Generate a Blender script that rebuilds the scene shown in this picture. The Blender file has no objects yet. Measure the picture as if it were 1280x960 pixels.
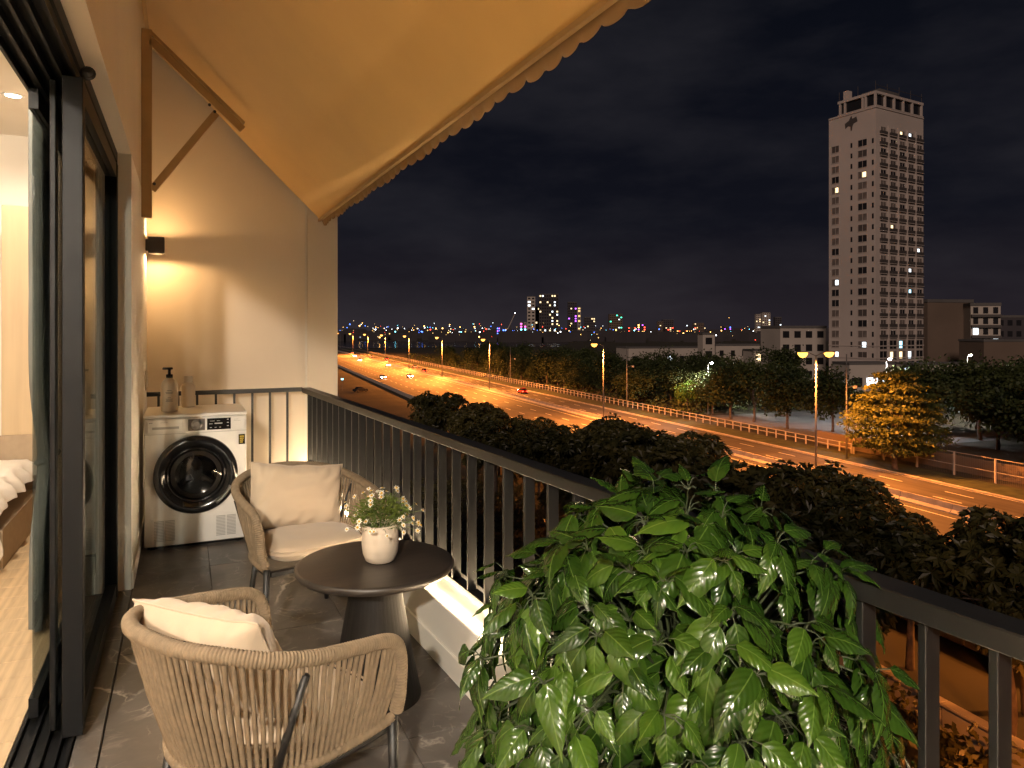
import bpy, math, random
from mathutils import Vector, Matrix, Euler, noise as mnoise
R = math.radians
random.seed(7)
S = bpy.context.scene
C = S.collection

# ------------------------------------------------------------------ camera
cam = bpy.data.cameras.new('camera'); camo = bpy.data.objects.new('camera', cam); C.objects.link(camo)
camo.location = (0, 0, 1.5)
camo.rotation_euler = (R(90), 0, R(-24.5))
cam.sensor_width = 36; cam.lens = 36 * 900 / 1280
cam.shift_y = -68 / 1280
cam.clip_start = 0.05; cam.clip_end = 9000
S.camera = camo
# ------------------------------------------------------------------ night sky
W = bpy.data.worlds.new('World'); S.world = W; W.use_nodes = True
nt = W.node_tree; nt.nodes.clear()
def wn(t, **k):
    n = nt.nodes.new(t)
    for a, b in k.items(): setattr(n, a, b)
    return n
sky = wn('ShaderNodeTexSky', sky_type='NISHITA', sun_disc=False)
sky.sun_elevation = R(-5.5); sky.sun_rotation = R(200)
bg1 = wn('ShaderNodeBackground'); bg1.inputs[1].default_value = 0.03
nt.links.new(sky.outputs[0], bg1.inputs[0])
tc = wn('ShaderNodeTexCoord')
mp = wn('ShaderNodeMapping'); mp.inputs['Scale'].default_value = (1.4, 1.4, 4.2); mp.inputs['Location'].default_value = (.3, .1, .25)
nz = wn('ShaderNodeTexNoise'); nz.inputs['Scale'].default_value = 2.1; nz.inputs['Detail'].default_value = 6; nz.inputs['Roughness'].default_value = .55
rp = wn('ShaderNodeValToRGB')
rp.color_ramp.elements[0].position = .42; rp.color_ramp.elements[0].color = (0, 0, 0, 1)
rp.color_ramp.elements[1].position = .78; rp.color_ramp.elements[1].color = (.0150, .0135, .0145, 1)
sp = wn('ShaderNodeSeparateXYZ')
rh = wn('ShaderNodeValToRGB')
rh.color_ramp.elements[0].position = 0; rh.color_ramp.elements[0].color = (.0210, .0165, .0210, 1)
rh.color_ramp.elements[1].position = .55; rh.color_ramp.elements[1].color = (.0018, .0030, .0062, 1)
e = rh.color_ramp.elements.new(.14); e.color = (.0062, .0066, .0112, 1)
ad = wn('ShaderNodeMixRGB', blend_type='ADD'); ad.inputs[0].default_value = 1
bg2 = wn('ShaderNodeBackground'); bg2.inputs[1].default_value = .56
ash = wn('ShaderNodeAddShader'); ow = wn('ShaderNodeOutputWorld')
L = nt.links.new
L(tc.outputs['Generated'], mp.inputs[0]); L(mp.outputs[0], nz.inputs[0]); L(nz.outputs[0], rp.inputs[0])
L(tc.outputs['Generated'], sp.inputs[0]); L(sp.outputs[2], rh.inputs[0])
L(rp.outputs[0], ad.inputs[1]); L(rh.outputs[0], ad.inputs[2]); L(ad.outputs[0], bg2.inputs[0])
L(bg1.outputs[0], ash.inputs[0]); L(bg2.outputs[0], ash.inputs[1]); L(ash.outputs[0], ow.inputs[0])
# weak soft sun from behind the building, added as city glow on the tower
sun = bpy.data.lights.new('city_glow_sun', 'SUN'); sun.energy = 0.78; sun.angle = R(12); sun.color = (1, .73, .60)
suno = bpy.data.objects.new('city_glow_sun', sun); C.objects.link(suno)
suno.rotation_euler = Vector((.60, .66, -.40)).to_track_quat('-Z', 'Y').to_euler()
# exposure
S.view_settings.view_transform = 'Standard'; S.view_settings.look = 'None'
S.view_settings.exposure = .72; S.view_settings.gamma = 1; S.view_settings.use_curve_mapping = False
S.render.engine = 'CYCLES'
S.cycles.use_denoising = True
S.cycles.max_bounces = 8; S.cycles.diffuse_bounces = 4; S.cycles.glossy_bounces = 4
S.cycles.transparent_max_bounces = 12; S.cycles.sample_clamp_indirect = 6
S.cycles.caustics_reflective = False; S.cycles.caustics_refractive = False

G = -16.5            # street level; balcony floor is z = 0
# ================================================================== helpers
def mat(name, col, rough=.6, metal=0, var=0, scale=8, bump=0, bscale=None, emit=None, estr=0, spec=.5, col2=None, detail=4, stretch=None, coat=0, trans=0, sheen=0):
    m = bpy.data.materials.new(name); m.use_nodes = True
    t = m.node_tree; b = t.nodes['Principled BSDF']
    b.inputs['Base Color'].default_value = (*col, 1); b.inputs['Roughness'].default_value = rough
    b.inputs['Metallic'].default_value = metal; b.inputs['Specular IOR Level'].default_value = spec
    if coat: b.inputs['Coat Weight'].default_value = coat
    if sheen: b.inputs['Sheen Weight'].default_value = sheen
    if emit:
        b.inputs['Emission Color'].default_value = (*emit, 1); b.inputs['Emission Strength'].default_value = estr
    co = t.nodes.new('ShaderNodeTexCoord'); src = co.outputs['Object']
    if stretch:
        mm = t.nodes.new('ShaderNodeMapping'); mm.inputs['Scale'].default_value = stretch
        t.links.new(src, mm.inputs[0]); src = mm.outputs[0]
    if var or col2:
        n = t.nodes.new('ShaderNodeTexNoise'); n.inputs['Scale'].default_value = scale; n.inputs['Detail'].default_value = detail
        t.links.new(src, n.inputs[0])
        r = t.nodes.new('ShaderNodeValToRGB')
        c1 = tuple(max(0, c * (1 - var)) for c in col); c2 = col2 or tuple(min(1, c * (1 + var)) for c in col)
        r.color_ramp.elements[0].position = .3; r.color_ramp.elements[0].color = (*c1, 1)
        r.color_ramp.elements[1].position = .7; r.color_ramp.elements[1].color = (*c2, 1)
        t.links.new(n.outputs[0], r.inputs[0]); t.links.new(r.outputs[0], b.inputs['Base Color'])
    if bump:
        n2 = t.nodes.new('ShaderNodeTexNoise'); n2.inputs['Scale'].default_value = bscale or scale * 4; n2.inputs['Detail'].default_value = 4
        t.links.new(src, n2.inputs[0])
        bp = t.nodes.new('ShaderNodeBump'); bp.inputs['Strength'].default_value = bump; bp.inputs['Distance'].default_value = .01
        t.links.new(n2.outputs[0], bp.inputs['Height']); t.links.new(bp.outputs[0], b.inputs['Normal'])
    return m
def emat(name, col, s):
    return mat(name, (.02, .02, .02), .5, emit=col, estr=s)
def leafmat(name, c1, c2, rough=.5, spec=.4, transl=.25, scale=1.5):
    m = bpy.data.materials.new(name); m.use_nodes = True
    t = m.node_tree; b = t.nodes['Principled BSDF']; o = t.nodes['Material Output']
    b.inputs['Roughness'].default_value = rough; b.inputs['Specular IOR Level'].default_value = spec
    g = t.nodes.new('ShaderNodeTexCoord'); n = t.nodes.new('ShaderNodeTexNoise'); n.inputs['Scale'].default_value = scale
    inf = t.nodes.new('ShaderNodeObjectInfo')
    r = t.nodes.new('ShaderNodeValToRGB'); r.color_ramp.elements[0].color = (*c1, 1); r.color_ramp.elements[1].color = (*c2, 1)
    r.color_ramp.elements[0].position = .32; r.color_ramp.elements[1].position = .68
    ma = t.nodes.new('ShaderNodeMath'); ma.operation = 'MULTIPLY_ADD'; ma.inputs[1].default_value = .3; 
    t.links.new(g.outputs['Object'], n.inputs[0]); t.links.new(inf.outputs['Random'], ma.inputs[0]); t.links.new(n.outputs[0], ma.inputs[2])
    sb = t.nodes.new('ShaderNodeMath'); sb.operation = 'SUBTRACT'; sb.inputs[1].default_value = .15
    t.links.new(ma.outputs[0], sb.inputs[0]); t.links.new(sb.outputs[0], r.inputs[0])
    t.links.new(r.outputs[0], b.inputs['Base Color'])
    tr = t.nodes.new('ShaderNodeBsdfTranslucent'); t.links.new(r.outputs[0], tr.inputs[0])
    mx = t.nodes.new('ShaderNodeMixShader'); mx.inputs[0].default_value = transl
    t.links.new(b.outputs[0], mx.inputs[1]); t.links.new(tr.outputs[0], mx.inputs[2]); t.links.new(mx.outputs[0], o.inputs[0])
    return m
def glassmat(name, tint=(1, 1, 1), refl=.08):
    m = bpy.data.materials.new(name); m.use_nodes = True; t = m.node_tree; t.nodes.remove(t.nodes['Principled BSDF'])
    o = t.nodes['Material Output']
    a = t.nodes.new('ShaderNodeBsdfTransparent'); a.inputs[0].default_value = (*tint, 1)
    gl = t.nodes.new('ShaderNodeBsdfGlossy'); gl.inputs['Roughness'].default_value = .015
    fr0 = t.nodes.new('ShaderNodeFresnel'); fr0.inputs[0].default_value = 1.45
    fr = t.nodes.new('ShaderNodeMath'); fr.operation = 'MULTIPLY'; fr.inputs[1].default_value = refl; t.links.new(fr0.outputs[0], fr.inputs[0])
    mx = t.nodes.new('ShaderNodeMixShader')
    t.links.new(fr.outputs[0], mx.inputs[0]); t.links.new(a.outputs[0], mx.inputs[1]); t.links.new(gl.outputs[0], mx.inputs[2]); t.links.new(mx.outputs[0], o.inputs[0])
    return m

class MB:
    def __init__(s): s.v = []; s.f = []; s.m = []
    def add(s, vs, fs, mi=0):
        k = len(s.v); s.v += [tuple(v) for v in vs]; s.f += [tuple(i + k for i in f) for f in fs]; s.m += [mi] * len(fs); return s
    def box(s, a, b, ch=0, mi=0):
        (x0, y0, z0), (x1, y1, z1) = a, b
        if ch:   # chamfered box
            c = ch; vs = []; idx = {}
            for i, x in enumerate((x0, x1)):
                for j, y in enumerate((y0, y1)):
                    for k, z in enumerate((z0, z1)):
                        dx, dy, dz = (c, -c)[i], (c, -c)[j], (c, -c)[k]
                        idx[i, j, k, 0] = len(vs); vs.append((x, y + dy, z + dz))
                        idx[i, j, k, 1] = len(vs); vs.append((x + dx, y, z + dz))
                        idx[i, j, k, 2] = len(vs); vs.append((x + dx, y + dy, z))
            fs = []
            for i in (0, 1):
                fs.append([idx[i, 0, 0, 0], idx[i, 0, 1, 0], idx[i, 1, 1, 0], idx[i, 1, 0, 0]][::(1 if i == 0 else -1)])
                fs.append([idx[0, i, 0, 1], idx[1, i, 0, 1], idx[1, i, 1, 1], idx[0, i, 1, 1]][::(1 if i == 0 else -1)])
                fs.append([idx[0, 0, i, 2], idx[0, 1, i, 2], idx[1, 1, i, 2], idx[1, 0, i, 2]][::(1 if i == 0 else -1)])
            for j in (0, 1):
                for k in (0, 1):
                    q = [idx[0, j, k, 1], idx[0, j, k, 2], idx[1, j, k, 2], idx[1, j, k, 1]]; fs.append(q if (j + k) % 2 else q[::-1])
                    q = [idx[j, 0, k, 0], idx[j, 0, k, 2], idx[j, 1, k, 2], idx[j, 1, k, 0]]; fs.append(q[::-1] if (j + k) % 2 else q)
                    q = [idx[j, k, 0, 0], idx[j, k, 0, 1], idx[j, k, 1, 1], idx[j, k, 1, 0]]; fs.append(q if (j + k) % 2 else q[::-1])
            for i in (0, 1):
                for j in (0, 1):
                    for k in (0, 1):
                        q = [idx[i, j, k, 0], idx[i, j, k, 1], idx[i, j, k, 2]]; fs.append(q if (i + j + k) % 2 == 0 else q[::-1])
            return s.add(vs, fs, mi)
        vs = [(x0, y0, z0), (x1, y0, z0), (x1, y1, z0), (x0, y1, z0), (x0, y0, z1), (x1, y0, z1), (x1, y1, z1), (x0, y1, z1)]
        return s.add(vs, [(0, 3, 2, 1), (4, 5, 6, 7), (0, 1, 5, 4), (1, 2, 6, 5), (2, 3, 7, 6), (3, 0, 4, 7)], mi)
    def tube(s, pts, rad, n=8, cap=True, mi=0, flat=1):
        pts = [Vector(p) for p in pts]; rs = rad if hasattr(rad, '__len__') else [rad] * len(pts)
        vs = []; fs = []; up = None
        for i, p in enumerate(pts):
            d = (pts[min(i + 1, len(pts) - 1)] - pts[max(i - 1, 0)])
            if d.length < 1e-9: d = Vector((0, 0, 1))
            d.normalize()
            if up is None: up = Vector((0, 0, 1)) if abs(d.z) < .9 else Vector((1, 0, 0))
            a = d.cross(up); 
            if a.length < 1e-6: a = d.orthogonal()
            a.normalize(); b = a.cross(d).normalized(); up = b
            for k in range(n):
                an = 2 * math.pi * k / n
                vs.append(p + a * (math.cos(an) * rs[i]) + b * (math.sin(an) * rs[i] * flat))
        for i in range(len(pts) - 1):
            for k in range(n):
                k2 = (k + 1) % n
                fs.append((i * n + k, i * n + k2, (i + 1) * n + k2, (i + 1) * n + k))
        if cap:
            fs.append(tuple(range(n))[::-1]); fs.append(tuple((len(pts) - 1) * n + k for k in range(n)))
        return s.add(vs, fs, mi)
    def lathe(s, prof, n=24, c=(0, 0, 0), mi=0, ax='z', cap=True):
        vs = []; fs = []
        for r, z in prof:
            for k in range(n):
                a = 2 * math.pi * k / n; x, y = r * math.cos(a), r * math.sin(a)
                p = (x, y, z) if ax == 'z' else (x, -z, y) if ax == '-y' else (z, x, y)
                vs.append((p[0] + c[0], p[1] + c[1], p[2] + c[2]))
        for i in range(len(prof) - 1):
            for k in range(n):
                k2 = (k + 1) % n; fs.append((i * n + k, i * n + k2, (i + 1) * n + k2, (i + 1) * n + k))
        if cap:
            if prof[0][0] > 1e-6: fs.append(tuple(range(n))[::-1])
            if prof[-1][0] > 1e-6: fs.append(tuple((len(prof) - 1) * n + k for k in range(n)))
        return s.add(vs, fs, mi)
    def prism(s, poly, y0, y1, mi=0):     # poly in xz, extruded in y
        n = len(poly); vs = [(x, y0, z) for x, z in poly] + [(x, y1, z) for x, z in poly]
        fs = [tuple(range(n)), tuple(range(n, 2 * n))[::-1]] + [(i, i + n, (i + 1) % n + n, (i + 1) % n) for i in range(n)]
        return s.add(vs, fs, mi)
    def bar(s, p, q, w, d, mi=0, side=None):       # rectangular bar
        p, q = Vector(p), Vector(q); t = (q - p).normalized()
        a = Vector(side) if side else (t.cross(Vector((0, 1, 0))) if abs(t.y) < .9 else t.cross(Vector((1, 0, 0))))
        a = (a - t * a.dot(t)).normalized(); b = t.cross(a)
        vs = [o + a * (i * w / 2) + b * (j * d / 2) for o in (p, q) for i, j in ((-1, -1), (1, -1), (1, 1), (-1, 1))]
        return s.add(vs, [(3, 2, 1, 0), (4, 5, 6, 7), (0, 1, 5, 4), (1, 2, 6, 5), (2, 3, 7, 6), (3, 0, 4, 7)], mi)
    def mesh(s, name, mats, smooth=False):
        me = bpy.data.meshes.new(name); me.from_pydata(s.v, [], s.f)
        for m in (mats if isinstance(mats, (list, tuple)) else [mats]): me.materials.append(m)
        if len(set(s.m)) > 1: me.polygons.foreach_set('material_index', s.m)
        if smooth: me.polygons.foreach_set('use_smooth', [True] * len(me.polygons))
        me.update(); return me
    def build(s, name, mats, parent=None, smooth=False, **k):
        return put(name, s.mesh(name, mats, smooth), parent, **k)
def put(name, me, parent=None, loc=None, rot=None, scale=None, label=None, cat=None, group=None, kind=None):
    o = bpy.data.objects.new(name, me); C.objects.link(o)
    if parent: o.parent = parent
    if loc is not None: o.location = loc
    if rot is not None: o.rotation_euler = rot
    if scale is not None: o.scale = scale if hasattr(scale, '__len__') else (scale,) * 3
    tag(o, label, cat, group, kind); return o
def tag(o, label=None, cat=None, group=None, kind=None):
    if label: o['label'] = label
    if cat: o['category'] = cat
    if group: o['group'] = group
    if kind: o['kind'] = kind
    return o
def thing(name, label, cat, loc=(0, 0, 0), rz=0, group=None, scale=1):
    o = bpy.data.objects.new(name, None); C.objects.link(o); o.location = loc; o.rotation_euler = (0, 0, rz); o.scale = (scale,) * 3
    o.empty_display_size = .2
    return tag(o, label, cat, group)
def dup(o, parent=None):
    c = o.copy(); C.objects.link(c); c.parent = parent
    for ch in list(o.children): dup(ch, c)
    return c
def autosmooth(o, ang=40):
    me = o.data; me.polygons.foreach_set('use_smooth', [True] * len(me.polygons))
    try: me.set_sharp_from_angle(angle=R(ang))
    except Exception: pass
    return o
def cr(pts, per=8):      # Catmull-Rom
    P = [Vector(p) for p in pts]; P = [P[0] * 2 - P[1]] + P + [P[-1] * 2 - P[-2]]; out = []
    for i in range(1, len(P) - 2):
        for k in range(per):
            t = k / per; a, b, c, d = P[i - 1:i + 3]
            out.append(.5 * ((2 * b) + (c - a) * t + (2 * a - 5 * b + 4 * c - d) * t * t + (3 * b - a - 3 * c + d) * t ** 3))
    out.append(P[-2]); return out
def spot(name, loc, power, col, size=120, blend=.6, rad=.05, direction=(0, 0, -1), parent=None):
    l = bpy.data.lights.new(name, 'SPOT'); l.energy = power; l.color = col; l.spot_size = R(size); l.spot_blend = blend; l.shadow_soft_size = rad
    o = bpy.data.objects.new(name, l); C.objects.link(o); o.location = loc
    o.rotation_euler = Vector(direction).to_track_quat('-Z', 'Y').to_euler()
    if parent: o.parent = parent
    return o
ORD = ['first', 'second', 'third', 'fourth', 'fifth', 'sixth', 'seventh', 'eighth', 'ninth', 'tenth', 'eleventh', 'twelfth', 'thirteenth', 'fourteenth', 'fifteenth', 'sixteenth', 'seventeenth', 'eighteenth', 'nineteenth', 'twentieth']
# ================================================================== materials
M = {}
M['wall'] = mat('cream wall paint', (.64, .545, .43), .75, var=.04, scale=1.5, bump=.05, bscale=160)
M['wall2'] = mat('white wall paint', (.82, .78, .71), .7, var=.03, scale=2, bump=.04, bscale=160)
M['trim'] = mat('pale trim', (.62, .56, .48), .6)
M['black'] = mat('black powder coat', (.010, .0095, .0095), .48, var=.2, scale=30, bump=.03, bscale=500)
M['alu'] = mat('charcoal aluminium', (.0065, .0068, .0075), .45, var=.15, scale=6, spec=.10)
M['alu2'] = mat('dark rubber seal', (.008, .008, .009), .6)
M['rail'] = mat('dark grey rail paint', (.0085, .0082, .0080), .38, var=.2, scale=12, bump=.03, bscale=300)
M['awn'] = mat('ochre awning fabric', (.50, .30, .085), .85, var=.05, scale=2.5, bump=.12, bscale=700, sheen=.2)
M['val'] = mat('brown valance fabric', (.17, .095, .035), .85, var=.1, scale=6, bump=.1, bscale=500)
M['arm'] = mat('bronze painted steel', (.34, .215, .09), .45, var=.1, scale=6)
M['rope'] = mat('tan rope', (.205, .150, .094), .8, var=.18, scale=40, bump=.4, bscale=700)
M['cush'] = mat('sand cushion fabric', (.50, .395, .285), .9, var=.04, scale=5, bump=.18, bscale=900, sheen=.25)
M['white'] = mat('white enamel', (.82, .80, .76), .28, var=.015, scale=3)
M['grille'] = mat('grey plastic', (.42, .41, .39), .5)
M['plast'] = mat('black gloss plastic', (.008, .008, .009), .12)
M['chrome'] = mat('brushed steel', (.35, .34, .33), .28, metal=1)
M['drum'] = mat('drum steel', (.16, .15, .14), .35, metal=.9)
M['sticker'] = mat('yellow sticker', (.5, .36, .04), .5)
M['table'] = mat('dark stained wood', (.0075, .006, .0052), .65, spec=.25, var=.35, scale=3, stretch=(22, 22, 1.2), bump=.1, bscale=9)
M['ttop'] = mat('charcoal table top', (.032, .026, .022), .36, var=.25, scale=5, stretch=(1, 8, 1), bump=.06, bscale=300)
M['pot'] = mat('cream stoneware', (.62, .52, .41), .55, var=.06, scale=5, bump=.12, bscale=60, stretch=(1, 1, 6))
M['soil'] = mat('soil', (.02, .014, .01), .95, var=.4, scale=60, bump=.6, bscale=120)
M['petal'] = mat('white petals', (.80, .76, .66), .7)
M['pollen'] = mat('yellow flower centres', (.55, .33, .03), .8)
M['herb'] = leafmat('soft green foliage', (.075, .125, .016), (.18, .23, .036), .6, .3, .3, 14)
M['stem'] = mat('green stems', (.10, .15, .04), .6)
M['bottle'] = mat('cream bottle', (.78, .70, .57), .4)
M['ink'] = mat('grey print', (.12, .10, .09), .6)
M['wardrobe'] = mat('oak veneer', (.50, .37, .22), .5, var=.1, scale=2, stretch=(6, 6, .5))
M['head'] = mat('headboard fabric', (.36, .27, .18), .8, var=.06, scale=20)
M['linen'] = mat('white linen', (.68, .62, .54), .9, var=.04, scale=3, bump=.2, bscale=30)
M['sheer'] = mat('beige sheer', (.60, .50, .40), .9, var=.05, scale=8)
M['gcurt'] = mat('grey curtain', (.12, .125, .115), .9, var=.1, scale=5)
M['glass'] = glassmat('door glass', (.86, .91, .90), .6)
M['terra'] = mat('grey planter', (.10, .095, .09), .6, var=.2, scale=9, bump=.1)
M['led'] = emat('warm LED strip', (1, .74, .45), 92)
M['dl'] = emat('downlight', (1, .86, .66), 30)
M['sc'] = emat('sconce lamp', (1, .60, .22), 60)
# --- floor tiles: dark stone with thin pale veins
def stonemat(name, base, vein, rough):
    m = mat(name, base, rough, var=.45, scale=2.2, detail=8, bump=.10, bscale=18)
    t = m.node_tree; b = t.nodes['Principled BSDF']
    src = b.inputs['Base Color'].links[0].from_socket
    co = t.nodes.new('ShaderNodeTexCoord')
    ge = t.nodes.new('ShaderNodeNewGeometry')
    out = None
    for sc, wd, amt in ((1.15, .012, .80), (2.9, .013, .32), (6.0, .02, .14)):
        n = t.nodes.new('ShaderNodeTexNoise'); n.inputs['Scale'].default_value = sc; n.inputs['Detail'].default_value = 7; n.inputs['Distortion'].default_value = .9
        t.links.new(ge.outputs['Position'], n.inputs[0])
        a = t.nodes.new('ShaderNodeMath'); a.operation = 'SUBTRACT'; a.inputs[1].default_value = .5; t.links.new(n.outputs[0], a.inputs[0])
        ab = t.nodes.new('ShaderNodeMath'); ab.operation = 'ABSOLUTE'; t.links.new(a.outputs[0], ab.inputs[0])
        mr = t.nodes.new('ShaderNodeMapRange'); mr.inputs[1].default_value = 0; mr.inputs[2].default_value = wd; mr.inputs[3].default_value = amt; mr.inputs[4].default_value = 0
        t.links.new(ab.outputs[0], mr.inputs[0])
        # break the veins up
        n2 = t.nodes.new('ShaderNodeTexNoise'); n2.inputs['Scale'].default_value = sc * 1.7; t.links.new(ge.outputs['Position'], n2.inputs[0])
        m2 = t.nodes.new('ShaderNodeMapRange'); m2.inputs[1].default_value = .47; m2.inputs[2].default_value = .62; t.links.new(n2.outputs[0], m2.inputs[0])
        mu = t.nodes.new('ShaderNodeMath'); mu.operation = 'MULTIPLY'; t.links.new(mr.outputs[0], mu.inputs[0]); t.links.new(m2.outputs[0], mu.inputs[1])
        mix = t.nodes.new('ShaderNodeMixRGB'); mix.inputs[2].default_value = (*vein, 1)
        t.links.new(mu.outputs[0], mix.inputs[0]); t.links.new(src, mix.inputs[1]); src = mix.outputs[0]
    t.links.new(src, b.inputs['Base Color'])
    return m
M['tile'] = stonemat('dark veined stone tile', (.100, .089, .080), (.62, .56, .48), .36)
M['grout'] = mat('grey grout', (.12, .105, .09), .9)
M['plank'] = mat('light oak plank', (.46, .33, .19), .45, var=.25, scale=3, stretch=(9, .7, 1), bump=.05)
# --- outdoors
M['asph'] = mat('asphalt', (.060, .052, .046), .8, var=.25, scale=.25, bump=.2, bscale=6, detail=6)
M['asph2'] = mat('service lane asphalt', (.040, .037, .034), .85, var=.3, scale=.4)
def wear(m):
    t = m.node_tree; b = t.nodes['Principled BSDF']; src = b.inputs['Base Color'].links[0].from_socket; co = t.nodes.new('ShaderNodeTexCoord')
    mm = t.nodes.new('ShaderNodeMapping'); mm.inputs['Scale'].default_value = (1.15, .012, 1); n = t.nodes.new('ShaderNodeTexNoise'); n.inputs['Scale'].default_value = 1; n.inputs['Detail'].default_value = 5
    n2 = t.nodes.new('ShaderNodeTexVoronoi'); n2.inputs['Scale'].default_value = .07; m2 = t.nodes.new('ShaderNodeMapping'); m2.inputs['Scale'].default_value = (2.2, .5, 1)
    t.links.new(co.outputs['Object'], mm.inputs[0]); t.links.new(mm.outputs[0], n.inputs[0]); t.links.new(co.outputs['Object'], m2.inputs[0]); t.links.new(m2.outputs[0], n2.inputs['Vector'])
    r = t.nodes.new('ShaderNodeMapRange'); r.inputs[1].default_value = .3; r.inputs[2].default_value = .7; r.inputs[3].default_value = .62; r.inputs[4].default_value = 1.25; t.links.new(n.outputs[0], r.inputs[0])
    sp_ = t.nodes.new('ShaderNodeSeparateColor'); t.links.new(n2.outputs['Color'], sp_.inputs[0])
    r2 = t.nodes.new('ShaderNodeMapRange'); r2.inputs[3].default_value = .8; r2.inputs[4].default_value = 1.15; t.links.new(sp_.outputs[0], r2.inputs[0])
    k = t.nodes.new('ShaderNodeMath'); k.operation = 'MULTIPLY'; t.links.new(r.outputs[0], k.inputs[0]); t.links.new(r2.outputs[0], k.inputs[1])
    v = t.nodes.new('ShaderNodeVectorMath'); v.operation = 'SCALE'; t.links.new(src, v.inputs[0]); t.links.new(k.outputs[0], v.inputs['Scale']); t.links.new(v.outputs[0], b.inputs['Base Color'])
wear(M['asph'])
M['line'] = mat('road paint', (.70, .66, .58), .6, var=.12, scale=2)
M['conc'] = mat('concrete', (.34, .30, .26), .8, var=.2, scale=.8, bump=.1)
M['dirt'] = mat('ground earth and grass', (.030, .030, .014), .95, var=.5, scale=.12, col2=(.055, .045, .024), bump=.3, bscale=2)
M['grass'] = mat('verge grass', (.040, .048, .016), .95, var=.5, scale=.7, bump=.5, bscale=5)
M['bark'] = mat('bark', (.075, .052, .036), .9, var=.4, scale=3, bump=.4)
M['lf1'] = leafmat('roadside leaves', (.028, .032, .011), (.092, .082, .024), .45, .4, .2, .8)
M['lf2'] = leafmat('belt leaves', (.018, .030, .009), (.062, .078, .022), .6, .3, .2, .5)
M['lf3'] = leafmat('yellow green leaves', (.030, .044, .010), (.078, .088, .020), .5, .3, .3, .8)
M['lf4'] = leafmat('fresh green leaves', (.06, .13, .02), (.12, .22, .04), .5, .3, .3, .6)
M['steel'] = mat('galvanised steel', (.15, .145, .135), .5, metal=.3)
M['sod'] = emat('sodium lamp', (1, .40, .06), 3.2)
M['sodfar'] = emat('sodium lamp far', (1, .42, .08), 3.2)
M['wht'] = emat('white street lamp', (1, .93, .82), 300)
M['tower'] = mat('tower render', (.44, .385, .345), .85, var=.10, scale=.05, bump=.05, detail=8)
M['towdk'] = mat('dark balcony rail', (.060, .052, .048), .6)
M['win'] = mat('dark window glass', (.018, .018, .02), .12)
M['lit1'] = emat('warm lit window', (1, .72, .38), 1.5)
M['lit2'] = emat('cool lit window', (.82, .92, 1), 2.0)
M['lit3'] = emat('cyan lit window', (.35, .8, 1), 2.2)
M['bld'] = mat('far building', (.055, .05, .055), .9, var=.2, scale=.02)
M['bldb'] = mat('brown building', (.13, .095, .07), .9, var=.15, scale=.06)
M['bldw'] = mat('pale building', (.42, .38, .33), .85, var=.1, scale=.08)
M['roof'] = mat('grey roof', (.10, .095, .09), .9, var=.2, scale=.1)
def neon(n, c, s): M[n] = emat(n, c, s)
neon('purple light', (.45, .10, 1), 3); neon('blue light', (.08, .2, 1), 4); neon('magenta light', (1, .08, .5), 4)
neon('green light', (.05, .9, .5), 3); neon('red light', (1, .06, .03), 5); neon('amber light', (1, .5, .12), 7); neon('pale light', (.9, .95, 1), 6)
neon('cyan light', (.2, .8, 1), 5); neon('dim amber', (1, .6, .2), 1.4)
M['water'] = mat('river water', (.012, .014, .018), .12, bump=.35, bscale=.06)
M['head_l'] = emat('headlight', (1, .95, .82), 90); M['tail_l'] = emat('tail light', (1, .04, .02), 14)
M['carred'] = mat('red car paint', (.42, .015, .012), .25, coat=.6)
M['cardk'] = mat('dark car paint', (.02, .021, .025), .2, coat=.6)
M['carwh'] = mat('white car paint', (.6, .6, .58), .25, coat=.5)
M['carsv'] = mat('silver car paint', (.32, .32, .33), .25, metal=.5, coat=.5)
M['tyre'] = mat('tyre rubber', (.015, .015, .015), .85)
# ================================================================== balcony shell
YE = 6.62                       # end wall plane
XW = -.275                      # door wall plane
RX = lambda y: .925 + (6.40 - y) * .0561     # inner edge of the railing
# floor: slab + tiles
fl = MB().box((XW - .01, -2.6, -.22), (1.45, YE + .2, -.012)).build('balcony_floor', M['grout'], kind='structure')
tile_mesh = {}
xs = [-.268, .15, .75, 1.16]; ys = [-1.04, .16, 1.36, 2.56, 3.76, 4.96, 6.16, YE]
for i in range(3):
    for j in range(len(ys) - 1):
        w, l = xs[i + 1] - xs[i] - .003, ys[j + 1] - ys[j] - .003
        k = (round(w, 3), round(l, 3))
        if k not in tile_mesh: tile_mesh[k] = MB().box((0, 0, -.012), (w, l, 0), ch=.0012).mesh('tile', M['tile'])
        put('tile', tile_mesh[k], fl, loc=(xs[i], ys[j], random.uniform(-.0004, .0004)))
# kerb wall below the railing (local x runs along the railing towards the camera, local y outwards)
RA = math.atan2(-1, .0561)
kerb = thing('parapet_kerb', 'low cream kerb wall with baseboard under the dark railing', 'parapet', (.925, 6.40, 0), RA)
MB().box((-.2, -.065, 0.001), (7.7, .19, .27), ch=.004).build('wall', M['wall2'], kerb)
MB().box((-.2, -.077, 0.001), (7.7, -.066, .105), ch=.002).build('baseboard', M['wall2'], kerb)
led = MB().box((-.04, -.030, .2705), (7.5, -.018, .277)).box((-.19, .100, .2705), (7.5, .110, .277)).build('light_strip', M['led'], label='warm glowing strip light along the kerb top, with an added outer fill strip', cat='strip light')  # second, outer strip is added to brighten the right panel of the end wall
led.location = (.925, 6.40, 0); led.rotation_euler = (0, 0, RA)
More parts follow.
